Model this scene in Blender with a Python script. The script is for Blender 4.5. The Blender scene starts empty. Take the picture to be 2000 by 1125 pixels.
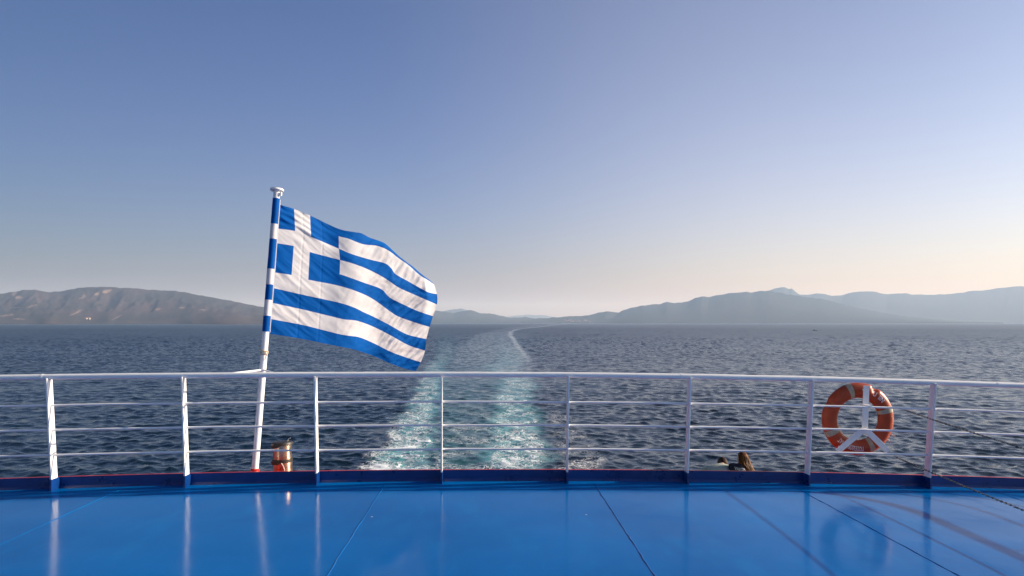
import bpy, bmesh, math, random
import numpy as np
from mathutils import Vector, Matrix

R = math.radians
random.seed(7)
rng = np.random.default_rng(11)
SC = bpy.context.scene
COL = SC.collection

# ------------------------------------------------------------------ camera
CAMZ, F, CX, HY = 1.64, 1333.0, 1000.0, 629.0      # eye above deck, focal length and horizon of the 2000 px photograph
YAW = R(2.0)
SEA = -11.3
cam_d = bpy.data.cameras.new('camera')
cam = bpy.data.objects.new('camera', cam_d); COL.objects.link(cam)
cam.location = (0, 0, CAMZ); cam.rotation_euler = (R(90), 0, -YAW)
cam_d.sensor_width = 36; cam_d.lens = 36 * F / 2000
cam_d.shift_y = (HY - 562.5) / 2000
cam_d.clip_start = 0.1; cam_d.clip_end = 200000
SC.camera = cam

# ------------------------------------------------------------------ sky, sun, exposure
AEROSOL, GLOW = 2.75, 1.25
SUN_EL, SUN_AZ = R(21), R(5)                        # azimuth measured from +X (starboard) towards aft
world = bpy.data.worlds.new('World'); SC.world = world; world.use_nodes = True
wt = world.node_tree; wt.nodes.clear()
sky = wt.nodes.new('ShaderNodeTexSky'); sky.sky_type = 'NISHITA'; sky.sun_disc = False
sky.sun_elevation = SUN_EL; sky.sun_rotation = R(90) - SUN_AZ
sky.air_density = 1.0; sky.dust_density = 3.2; sky.ozone_density = 4.0; sky.altitude = 0
bg = wt.nodes.new('ShaderNodeBackground'); bg.inputs[1].default_value = 0.15
wo = wt.nodes.new('ShaderNodeOutputWorld')
# more second-order light at right angles to the sun, and the photograph's deeper blue
tc = wt.nodes.new('ShaderNodeTexCoord')
dt = wt.nodes.new('ShaderNodeVectorMath'); dt.operation = 'DOT_PRODUCT'
dt.inputs[1].default_value = (math.cos(SUN_EL) * math.cos(SUN_AZ), math.cos(SUN_EL) * math.sin(SUN_AZ), math.sin(SUN_EL))
sq = wt.nodes.new('ShaderNodeMath'); sq.operation = 'POWER'; sq.inputs[1].default_value = 2
ab = wt.nodes.new('ShaderNodeMath'); ab.operation = 'ABSOLUTE'
fa = wt.nodes.new('ShaderNodeMath'); fa.operation = 'MULTIPLY_ADD'; fa.inputs[1].default_value = -0.50
dv = wt.nodes.new('ShaderNodeVectorMath'); dv.operation = 'SCALE'
tn = wt.nodes.new('ShaderNodeVectorMath'); tn.operation = 'MULTIPLY'; tn.inputs[1].default_value = (.362, .432, .490)
gm = wt.nodes.new('ShaderNodeGamma'); gm.inputs[1].default_value = 1.4
wl = wt.links.new
wl(tc.outputs['Generated'], dt.inputs[0]); wl(dt.outputs['Value'], ab.inputs[0]); wl(ab.outputs[0], sq.inputs[0]); wl(sq.outputs[0], fa.inputs[0])
wl(sky.outputs[0], tn.inputs[0]); wl(tn.outputs[0], dv.inputs[0]); wl(fa.outputs[0], dv.inputs['Scale']); wl(dv.outputs[0], gm.inputs[0])
# warm low aerosol: thins out with height, brightens towards the sun
def wm(op, a, b, clamp=False):
    x = wt.nodes.new('ShaderNodeMath'); x.operation = op; x.use_clamp = clamp
    for i, q in enumerate((a, b)):
        if isinstance(q, (int, float)): x.inputs[i].default_value = q
        elif q is not None: wl(q, x.inputs[i])
    return x.outputs[0]
sx = wt.nodes.new('ShaderNodeSeparateXYZ'); wl(tc.outputs['Generated'], sx.inputs[0])
el = wm('MAXIMUM', sx.outputs[2], 0.0)
am = wm('MULTIPLY', wm('POWER', 2.718, wm('MULTIPLY', el, -6.0)), wm('POWER', wm('ADD', wm('MULTIPLY', dt.outputs['Value'], 0.5), 0.5, True), 1.15))
am = wm('MULTIPLY', am, AEROSOL)
cc = dt.outputs['Value']
wl(wm('ADD', 1.0, wm('ADD', wm('MULTIPLY', wm('MINIMUM', cc, 0.0), 0.30), wm('MULTIPLY', wm('MAXIMUM', cc, 0.0), 0.08))), fa.inputs[2])
# broad whitish forward glow of the haze on the sun's side of the sky
gr = wt.nodes.new('ShaderNodeMapRange'); gr.interpolation_type = 'SMOOTHSTEP'; wl(cc, gr.inputs[0]); gr.inputs[1].default_value = 0.0; gr.inputs[2].default_value = .55
gl = wm('MULTIPLY', wm('MULTIPLY', gr.outputs[0], wm('POWER', 2.718, wm('MULTIPLY', el, -2.2))), GLOW)
gc = wt.nodes.new('ShaderNodeVectorMath'); gc.operation = 'SCALE'; gc.inputs[0].default_value = (1.0, .80, .43); wl(gl, gc.inputs['Scale'])
ac = wt.nodes.new('ShaderNodeVectorMath'); ac.operation = 'SCALE'; ac.inputs[0].default_value = (1.0, .54, .43); wl(am, ac.inputs['Scale'])
sm = wt.nodes.new('ShaderNodeVectorMath'); sm.operation = 'ADD'; s2 = wt.nodes.new('ShaderNodeVectorMath'); s2.operation = 'ADD'; wl(gm.outputs[0], s2.inputs[0]); wl(gc.outputs[0], s2.inputs[1]); wl(s2.outputs[0], sm.inputs[0]); wl(ac.outputs[0], sm.inputs[1]); wl(sm.outputs[0], bg.inputs[0])
wt.links.new(bg.outputs[0], wo.inputs[0])
sun_d = bpy.data.lights.new('sun', 'SUN'); sun_d.energy = 5.0; sun_d.angle = R(0.5); sun_d.color = (1.0, .85, .69)
sun = bpy.data.objects.new('sun', sun_d); COL.objects.link(sun)
SV = Vector((math.cos(SUN_EL) * math.cos(SUN_AZ), math.cos(SUN_EL) * math.sin(SUN_AZ), math.sin(SUN_EL)))
sun.rotation_euler = SV.to_track_quat('Z', 'Y').to_euler()
sun.location = SV * 60
SC.view_settings.view_transform = 'Standard'; SC.view_settings.look = 'None'
SC.view_settings.gamma = 1.0; SC.view_settings.use_curve_mapping = False
SC.view_settings.exposure = 0.7
SC.cycles.use_denoising = True
SC.cycles.max_bounces = 6; SC.cycles.volume_bounces = 1; SC.cycles.caustics_reflective = False; SC.cycles.caustics_refractive = False

# ------------------------------------------------------------------ helpers
def cam_to_world(xc, d):
    return xc * math.cos(YAW) + d * math.sin(YAW), -xc * math.sin(YAW) + d * math.cos(YAW)

def PX(px, py, d):
    """point of the place seen at a photograph pixel, d metres along the view axis"""
    x, y = cam_to_world((px - CX) / F * d, d)
    return Vector((x, y, CAMZ - (py - HY) / F * d))

def PXY(px, py, Y):
    """same, on the plane at ship coordinate Y"""
    t = (px - CX) / F
    return PX(px, py, Y / (math.cos(YAW) - t * math.sin(YAW)))

def camber(x):
    return -0.0051 * x - 0.0033 * x * x

def rise(x):
    """the railing stands a little taller towards the port corner"""
    return 1 + .0014 * x * x if x < 0 else 1.0

def tag(o, label=None, cat=None, group=None, kind=None):
    if label: o['label'] = label
    if cat: o['category'] = cat
    if group: o['group'] = group
    if kind: o['kind'] = kind
    return o

def empty(name, loc=(0, 0, 0)):
    o = bpy.data.objects.new(name, None); COL.objects.link(o); o.location = loc
    o.empty_display_size = 0.1
    return o

def link_mesh(name, me, mat=None, parent=None, smooth=True, loc=None):
    o = bpy.data.objects.new(name, me); COL.objects.link(o)
    if mat is not None:
        for m in (mat if isinstance(mat, (list, tuple)) else [mat]): me.materials.append(m)
    if smooth is True:
        for p in me.polygons: p.use_smooth = True
    if loc is not None: o.location = loc
    if parent is not None:
        o.parent = parent
        if loc is None:
            o.matrix_parent_inverse = Matrix.Translation(parent.location).inverted()
    return o

class MB:
    """collects simple shapes, all in world coordinates, and builds ONE mesh object"""
    def __init__(s): s.v, s.f, s.m = [], [], []
    def add(s, v, f, m=0):
        n = len(s.v); s.v += [tuple(p) for p in v]; s.f += [tuple(i + n for i in q) for q in f]; s.m += [m] * len(f)
    def hexa(s, c, m=0):
        """eight corners: bottom ring then top ring"""
        s.add(c, [(3, 2, 1, 0), (4, 5, 6, 7), (0, 1, 5, 4), (1, 2, 6, 5), (2, 3, 7, 6), (3, 0, 4, 7)], m)
    def box(s, lo, hi, m=0):
        x0, y0, z0 = lo; x1, y1, z1 = hi
        s.hexa([(x0, y0, z0), (x1, y0, z0), (x1, y1, z0), (x0, y1, z0), (x0, y0, z1), (x1, y0, z1), (x1, y1, z1), (x0, y1, z1)], m)
    def tube(s, pts, rad, n=10, m=0, cap=True, closed=False):
        pts = [Vector(p) for p in pts]; k = len(pts)
        rads = rad if isinstance(rad, (list, tuple)) else [rad] * k
        rings = []; up = None; base = len(s.v)
        vs = []
        for i in range(k):
            if closed: t = pts[(i + 1) % k] - pts[i - 1]
            else: t = pts[min(i + 1, k - 1)] - pts[max(i - 1, 0)]
            t.normalize()
            if up is None:
                up = Vector((0, 0, 1)) if abs(t.z) < .9 else Vector((1, 0, 0))
            a = t.cross(up).normalized(); b = a.cross(t).normalized(); up = b
            for j in range(n):
                an = 2 * math.pi * j / n
                vs.append(pts[i] + rads[i] * (math.cos(an) * a + math.sin(an) * b))
        fs = []
        for i in range(k if closed else k - 1):
            i2 = (i + 1) % k
            for j in range(n):
                j2 = (j + 1) % n
                fs.append((i * n + j, i2 * n + j, i2 * n + j2, i * n + j2))
        if cap and not closed:
            fs.append(tuple(range(n - 1, -1, -1))[::-1]); fs.append(tuple((k - 1) * n + j for j in range(n))[::-1])
        s.add(vs, fs, m)
    def lathe(s, prof, n=24, m=0, origin=(0, 0, 0), axis=(0, 0, 1)):
        """prof: list of (radius, height)"""
        q = Vector((0, 0, 1)).rotation_difference(Vector(axis).normalized()); o = Vector(origin)
        vs = [o + q @ Vector((r * math.cos(2 * math.pi * j / n), r * math.sin(2 * math.pi * j / n), h)) for r, h in prof for j in range(n)]
        fs = [(i * n + j, i * n + (j + 1) % n, (i + 1) * n + (j + 1) % n, (i + 1) * n + j) for i in range(len(prof) - 1) for j in range(n)]
        s.add(vs, fs, m)
    def build(s, name, mat, parent=None, smooth=True, bevel=0, loc=None, angle=40):
        me = bpy.data.meshes.new(name); me.from_pydata(s.v, [], s.f)
        me.polygons.foreach_set('material_index', s.m); me.validate(); me.update()
        bm = bmesh.new(); bm.from_mesh(me); bmesh.ops.recalc_face_normals(bm, faces=bm.faces)
        if bevel: bmesh.ops.bevel(bm, geom=list(bm.edges), offset=bevel, segments=2, affect='EDGES', clamp_overlap=True)
        bm.to_mesh(me); bm.free()
        o = link_mesh(name, me, mat, parent, smooth=False, loc=loc)
        if smooth:
            for p in me.polygons: p.use_smooth = True
            me.set_sharp_from_angle(angle=R(angle))
        return o

def vnoise(x, y, seed=0):
    xi = np.floor(x).astype(np.int64); yi = np.floor(y).astype(np.int64)
    fx = x - xi; fy = y - yi
    fx = fx * fx * fx * (fx * (fx * 6 - 15) + 10); fy = fy * fy * fy * (fy * (fy * 6 - 15) + 10)
    def h(a, b):
        n = (a * 374761393 + b * 668265263 + seed * 2147483647) & 0xffffffff
        n = ((n ^ (n >> 13)) * 1274126177) & 0xffffffff
        return ((n ^ (n >> 16)) & 0xffff) / 65535.0
    return (h(xi, yi) * (1 - fx) + h(xi + 1, yi) * fx) * (1 - fy) + (h(xi, yi + 1) * (1 - fx) + h(xi + 1, yi + 1) * fx) * fy

def fbm(x, y, oct=5, seed=0, gain=.5):
    s = 0; a = 1; t = 0
    for i in range(oct):
        s = s + a * vnoise(x, y, seed + i * 17); t += a; a *= gain; x = x * 2.03 + 11.7; y = y * 2.03 + 5.3
    return s / t

def smooth(a, b, x):
    t = np.clip((x - a) / (b - a), 0, 1); return t * t * (3 - 2 * t)

# ------------------------------------------------------------------ materials
def new_mat(name):
    m = bpy.data.materials.new(name); m.use_nodes = True
    return m, m.node_tree, m.node_tree.nodes['Principled BSDF']

class NT:
    def __init__(s, nt): s.nt = nt
    def n(s, typ, **kw):
        x = s.nt.nodes.new(typ)
        for k, v in kw.items(): setattr(x, k, v)
        return x
    def l(s, a, b): s.nt.links.new(a, b)
    def noise(s, vec, scale, detail=4, rough=.5, dist=0.0):
        x = s.n('ShaderNodeTexNoise'); x.inputs['Scale'].default_value = scale; x.inputs['Detail'].default_value = detail
        x.inputs['Roughness'].default_value = rough; x.inputs['Distortion'].default_value = dist
        if vec is not None: s.l(vec, x.inputs['Vector'])
        return x.outputs[0]
    def math(s, op, a, b=None, c=None, clamp=False):
        x = s.n('ShaderNodeMath', operation=op, use_clamp=clamp)
        for i, q in enumerate((a, b, c)):
            if q is None: continue
            if isinstance(q, (int, float)): x.inputs[i].default_value = q
            else: s.l(q, x.inputs[i])
        return x.outputs[0]
    def mapr(s, v, a, b, c=0.0, d=1.0, typ='SMOOTHSTEP'):
        x = s.n('ShaderNodeMapRange', interpolation_type=typ)
        s.l(v, x.inputs[0])
        for i, q in enumerate((a, b, c, d)):
            if isinstance(q, (int, float)): x.inputs[i + 1].default_value = q
            else: s.l(q, x.inputs[i + 1])
        return x.outputs[0]
    def mix(s, f, a, b):
        x = s.n('ShaderNodeMix', data_type='RGBA')
        if isinstance(f, (int, float)): x.inputs[0].default_value = f
        else: s.l(f, x.inputs[0])
        for i, q in ((6, a), (7, b)):
            if isinstance(q, (tuple, list)): x.inputs[i].default_value = (*q, 1)
            else: s.l(q, x.inputs[i])
        return x.outputs[2]
    def pos(s): return s.n('ShaderNodeNewGeometry').outputs['Position']
    def obj(s): return s.n('ShaderNodeTexCoord').outputs['Object']
    def mapping(s, vec, scale=(1, 1, 1), rot=(0, 0, 0)):
        x = s.n('ShaderNodeMapping'); x.inputs['Scale'].default_value = scale; x.inputs['Rotation'].default_value = rot
        s.l(vec, x.inputs['Vector']); return x.outputs[0]
    def attr(s, name): return s.n('ShaderNodeAttribute', attribute_name=name).outputs['Fac']
    def bump(s, h, strength, dist, normal=None):
        x = s.n('ShaderNodeBump'); x.inputs['Distance'].default_value = dist
        if isinstance(strength, (int, float)): x.inputs['Strength'].default_value = strength
        else: s.l(strength, x.inputs['Strength'])
        s.l(h, x.inputs['Height'])
        if normal is not None: s.l(normal, x.inputs['Normal'])
        return x.outputs[0]

def paint(name, col, rough=.35, vary=.12, scale=9, bump=.0, metallic=0, dirt=None, spec=.5, coat=0):
    m, nt, b = new_mat(name); t = NT(nt)
    p = t.pos(); n = t.noise(p, scale, 5, .6)
    lo = tuple(c * (1 - vary) for c in col); hi = tuple(min(1, c * (1 + vary)) for c in col)
    c = t.mix(t.mapr(n, .3, .7), lo, hi)
    if dirt:
        c = t.mix(t.math('MULTIPLY', t.mapr(t.noise(p, scale * 2.3, 6, .7), .62, .78), dirt[1]), c, dirt[0])
    t.l(c, b.inputs['Base Color'])
    t.l(t.mapr(n, .2, .8, rough * .8, min(1, rough * 1.25)), b.inputs['Roughness'])
    b.inputs['Metallic'].default_value = metallic; b.inputs['Specular IOR Level'].default_value = spec
    b.inputs['Coat Weight'].default_value = coat
    if bump: t.l(t.bump(t.noise(p, scale * 4, 4, .6), bump, .004), b.inputs['Normal'])
    return m

M = {}
M['white'] = paint('white_paint', (.84, .84, .83), .32, .04, 7, .25, dirt=((.42, .33, .24), .35))
M['blue'] = paint('blue_paint', (.002, .035, .17), .3, .15, 6, .2)
M['red'] = paint('red_paint', (.55, .025, .02), .4, .15, 8, .2)
M['hull_white'] = paint('hull_white', (.7, .71, .72), .4, .05, 1.5)
M['hull_blue'] = paint('hull_blue', (.01, .05, .2), .4, .1, 1.5)
M['grey_deck'] = paint('grey_deck', (.05, .16, .1), .6, .1, 3)
M['black'] = paint('black_plastic', (.022, .019, .016), .5, .3, 25, .3)
M['steel'] = paint('brushed_steel', (.56, .42, .30), .30, .06, 14, 0, metallic=1)
M['chain'] = paint('galvanised_chain', (.13, .12, .11), .5, .5, 60, 0, metallic=.8)
M['rope'] = paint('rope', (.5, .4, .27), .9, .3, 120, .4)
M['rope_pale'] = paint('pale_rope', (.75, .7, .62), .9, .2, 120, .4)
M['orange'] = paint('orange_plastic', (.35, .047, .010), .40, .12, 12, .15, spec=.4)
M['tape'] = paint('reflective_tape', (.34, .31, .23), .35, .18, 40, .1)
M['letter'] = paint('letter_print', (.88, .86, .86), .5, .15, 60)
M['skin'] = paint('skin', (.55, .32, .22), .5, .06, 20)
M['shirt_green'] = paint('pale_green_cotton', (.37, .40, .33), .9, .06, 22, .5)
M['navy'] = paint('navy_cotton', (.010, .010, .022), .95, .2, 25, .5)
M['jeans'] = paint('denim', (.05, .07, .13), .9, .2, 40, .4)
M['shoe'] = paint('shoe_leather', (.06, .05, .05), .6, .2, 20)
M['boat'] = paint('boat_dark', (.03, .03, .04), .5, .2, 2)
M['house_wall'] = paint('house_wall', (.36, .33, .30), .8, .1, .05)
M['house_roof'] = paint('roof_tile', (.45, .22, .14), .8, .2, .1)
M['wood'] = paint('varnish', (.3, .16, .07), .4, .2, 8)

def hair_mat(name, dark, light, sc):
    m, nt, b = new_mat(name); t = NT(nt)
    p = t.mapping(t.obj(), (sc, sc, sc * .12))
    n = t.noise(p, 5, 5, .6, .4)
    t.l(t.mix(t.mapr(n, .35, .65), dark, light), b.inputs['Base Color'])
    b.inputs['Roughness'].default_value = .55; b.inputs['Specular IOR Level'].default_value = .15
    t.l(t.bump(n, .9, .01), b.inputs['Normal'])
    return m
M['hair_long'] = hair_mat('auburn_hair', (.014, .006, .003), (.23, .08, .017), 9)
M['hair_short'] = hair_mat('brown_hair', (.018, .010, .006), (.07, .036, .018), 14)

# deck paint: glossy blue, laid by roller over plate that is never quite flat
m, nt, b = new_mat('deck_paint'); t = NT(nt)
p = t.pos()
n1 = t.noise(p, .55, 4, .55); n2 = t.noise(t.mapping(p, (1, .35, 1)), 3.2, 5, .6); n3 = t.noise(p, 38, 4, .6)
c = t.mix(t.mapr(n1, .32, .68), (.00005, .092, .322), (.0001, .120, .392))
c = t.mix(t.math('MULTIPLY', t.mapr(n2, .5, .75), .35), c, (.0006, .17, .47))
scuff = t.mapr(t.noise(t.mapping(p, (1.0, .25, 1), (0, 0, .6)), 9, 3, .7, 1.0), .735, .76)
c = t.mix(t.math('MULTIPLY', scuff, .45), c, (.002, .03, .1))
speck = t.n('ShaderNodeTexVoronoi'); speck.inputs['Scale'].default_value = 1.6; t.l(p, speck.inputs['Vector'])
c = t.mix(t.mapr(speck.outputs['Distance'], .011, .016, .8, 0.0), c, (.6, .62, .6))

t.l(c, b.inputs['Base Color'])
stain = t.mapr(t.noise(t.mapping(p, (1, .45, 1), (0, 0, .25)), 1.7, 6, .68, .8), .55, .72)
t.l(t.math('ADD', t.mapr(n2, .25, .75, .10, .17), t.math('MULTIPLY', stain, .10)), b.inputs['Roughness'])
b.inputs['Specular IOR Level'].default_value = .40; b.inputs['IOR'].default_value = 1.17
h = t.math('ADD', t.math('MULTIPLY', t.noise(t.mapping(p, (1, 1.0, 1)), 1.1, 3, .5), 1.0), t.math('MULTIPLY', t.noise(p, 7, 3, .5), .10))
h = t.math('ADD', h, t.math('MULTIPLY', n3, .006))
t.l(t.bump(h, .48, .015), b.inputs['Normal'])
M['deck'] = m

# flag cloth, light passes through it
def cloth(name, col):
    m, nt, b = new_mat(name); t = NT(nt)
    p = t.obj()
    n = t.noise(t.mapping(p, (1, 1, 1)), 5, 4, .5)
    c = t.mix(t.mapr(n, .3, .7), tuple(q * .93 for q in col), tuple(min(1, q * 1.06) for q in col))
    t.l(c, b.inputs['Base Color']); b.inputs['Roughness'].default_value = .7; b.inputs['Specular IOR Level'].default_value = .08
    wv = t.noise(p, 260, 2, .5)
    nb = t.bump(wv, .12, .002)
    t.l(nb, b.inputs['Normal'])
    tr = t.n('ShaderNodeBsdfTranslucent'); t.l(c, tr.inputs['Color']); t.l(nb, tr.inputs['Normal'])
    mx = t.n('ShaderNodeMixShader'); mx.inputs[0].default_value = .33
    out = nt.nodes['Material Output']
    t.l(b.outputs[0], mx.inputs[1]); t.l(tr.outputs[0], mx.inputs[2]); t.l(mx.outputs[0], out.inputs['Surface'])
    return m
M['flag_white'] = cloth('flag_white', (.79, .77, .78))
M['flag_blue'] = cloth('flag_blue', (.001, .112, .45))

# sea water with the wake's foam and aerated water (masks are stored on the sheet)
m, nt, b = new_mat('sea_water'); t = NT(nt)
p = t.pos()
foam_a, turq_a, calm_a = t.attr('foam'), t.attr('turq'), t.attr('calm')
warp = t.noise(p, .25, 3, .5)
wv = t.n('ShaderNodeVectorMath', operation='SCALE'); t.l(t.n('ShaderNodeTexNoise').outputs['Color'], wv.inputs[0])
nz = t.n('ShaderNodeTexNoise'); nz.inputs['Scale'].default_value = .5; nz.inputs['Detail'].default_value = 3; t.l(p, nz.inputs['Vector'])
t.l(nz.outputs['Color'], wv.inputs[0]); wv.inputs['Scale'].default_value = 2.6
ad = t.n('ShaderNodeVectorMath', operation='ADD'); t.l(p, ad.inputs[0]); t.l(wv.outputs[0], ad.inputs[1])
pw = ad.outputs[0]
def vein(scale, width, seed):
    q = t.n('ShaderNodeVectorMath', operation='ADD'); t.l(pw, q.inputs[0]); q.inputs[1].default_value = (seed, seed * 1.7, 0)
    n_ = t.noise(q.outputs[0], scale, 3, .55)
    return t.mapr(t.math('ABSOLUTE', t.math('SUBTRACT', n_, .5)), 0.0, width, 1.0, 0.0)
lace = t.math('MAXIMUM', vein(.36, .026, 3.1), t.math('MAXIMUM', vein(.75, .024, 9.2), vein(1.4, .026, 21.0)))
patch = t.noise(pw, .22, 5, .6)
blob = t.noise(pw, .9, 6, .68)
dens = t.math('MULTIPLY', foam_a, t.mapr(patch, .36, .62, .25, 1.25))
thr = t.math('SUBTRACT', .87, t.math('MULTIPLY', dens, .40))
solid = t.math('MULTIPLY', t.mapr(blob, thr, t.math('ADD', thr, .15)), .90)
lacef = t.math('MULTIPLY', lace, t.mapr(dens, .06, .55))
far0 = t.n('ShaderNodeVectorMath', operation='LENGTH'); t.l(p, far0.inputs[0])
farf = t.mapr(far0.outputs['Value'], 75, 260)                                     # bubbles blur together with distance
foam = t.math('MULTIPLY', t.math('MAXIMUM', solid, lacef), t.math('SUBTRACT', .92, t.math('MULTIPLY', farf, .55)))
foam = t.math('MINIMUM', t.math('ADD', foam, t.math('MULTIPLY', farf, t.math('MULTIPLY', dens, .34))), 1.0)
tq = t.math('MULTIPLY', turq_a, t.mapr(t.noise(pw, .3, 4, .6), .3, .65, .55, 1.1))
c = t.mix(t.mapr(t.noise(p, .02, 3, .5), .35, .65), (.0018, .011, .021), (.003, .015, .027))
c = t.mix(t.math('MINIMUM', tq, 1.0), c, (.10, .31, .33))
c = t.mix(t.math('MULTIPLY', calm_a, .22), c, (.25, .31, .35))
c = t.mix(foam, c, (.88, .90, .90))
t.l(c, b.inputs['Base Color'])
b.inputs['IOR'].default_value = 1.333
far = t.n('ShaderNodeVectorMath', operation='LENGTH'); t.l(p, far.inputs[0])
lg = t.math('LOGARITHM', far.outputs['Value'], 10)
rf = t.math('SUBTRACT', t.mapr(lg, 1.75, 3.1, .09, .34, 'LINEAR'), t.math('MULTIPLY', calm_a, .10))      # waves too small to see become roughness
t.l(t.math('MAXIMUM', rf, t.math('MULTIPLY', foam, .6)), b.inputs['Roughness'])
ps = t.mapping(p, (.8, 1.0, 1), (0, 0, .35))
h1 = t.noise(ps, .9, 2, .5, .4); h2 = t.noise(ps, 2.6, 3, .55, .3); h3 = t.noise(t.mapping(p, (.6, 1, 1), (0, 0, -.4)), .13, 3, .5)
h = t.math('ADD', t.math('MULTIPLY', h1, .12), t.math('ADD', t.math('MULTIPLY', h2, .07), t.math('ADD', t.math('MULTIPLY', h3, .5), t.math('MULTIPLY', t.noise(t.mapping(p, (.7, 1, 1), (0, 0, .2)), .036, 3, .6), 2.2))))
h = t.math('ADD', h, t.math('MULTIPLY', foam, .05))
st = t.mapr(calm_a, 0, 1, 1.0, .45, 'LINEAR')
t.l(t.bump(h, st, .8), b.inputs['Normal'])
M['sea'] = m

def hill_mat(name, green, brown, rock, s):
    m, nt, b = new_mat(name); t = NT(nt)
    p = t.pos()
    n1 = t.noise(p, .0016 * s, 6, .62); n2 = t.noise(p, .006 * s, 6, .7, .6)
    c = t.mix(t.mapr(n1, .4, .6), green, brown)
    c = t.mix(t.mapr(n2, .57, .68, 0, .7), c, rock)
    c = t.mix(t.math('MULTIPLY', t.attr('rock'), .75), c, (.30, .21, .17))
    t.l(c, b.inputs['Base Color']); b.inputs['Roughness'].default_value = .95; b.inputs['Specular IOR Level'].default_value = .1
    return m
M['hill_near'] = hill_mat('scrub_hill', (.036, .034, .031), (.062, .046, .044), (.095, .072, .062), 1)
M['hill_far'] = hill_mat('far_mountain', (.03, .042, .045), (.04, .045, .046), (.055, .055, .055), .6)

# ------------------------------------------------------------------ sea: one polar sheet, finest where the camera looks
def interp(y, tab):
    """table of (photo row, value); rows grow towards the ship"""
    ys = np.array([q[0] for q in tab], float); vs = np.array([q[1] for q in tab], float)
    o = np.argsort(ys); return np.interp(y, ys[o], vs[o])

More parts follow.
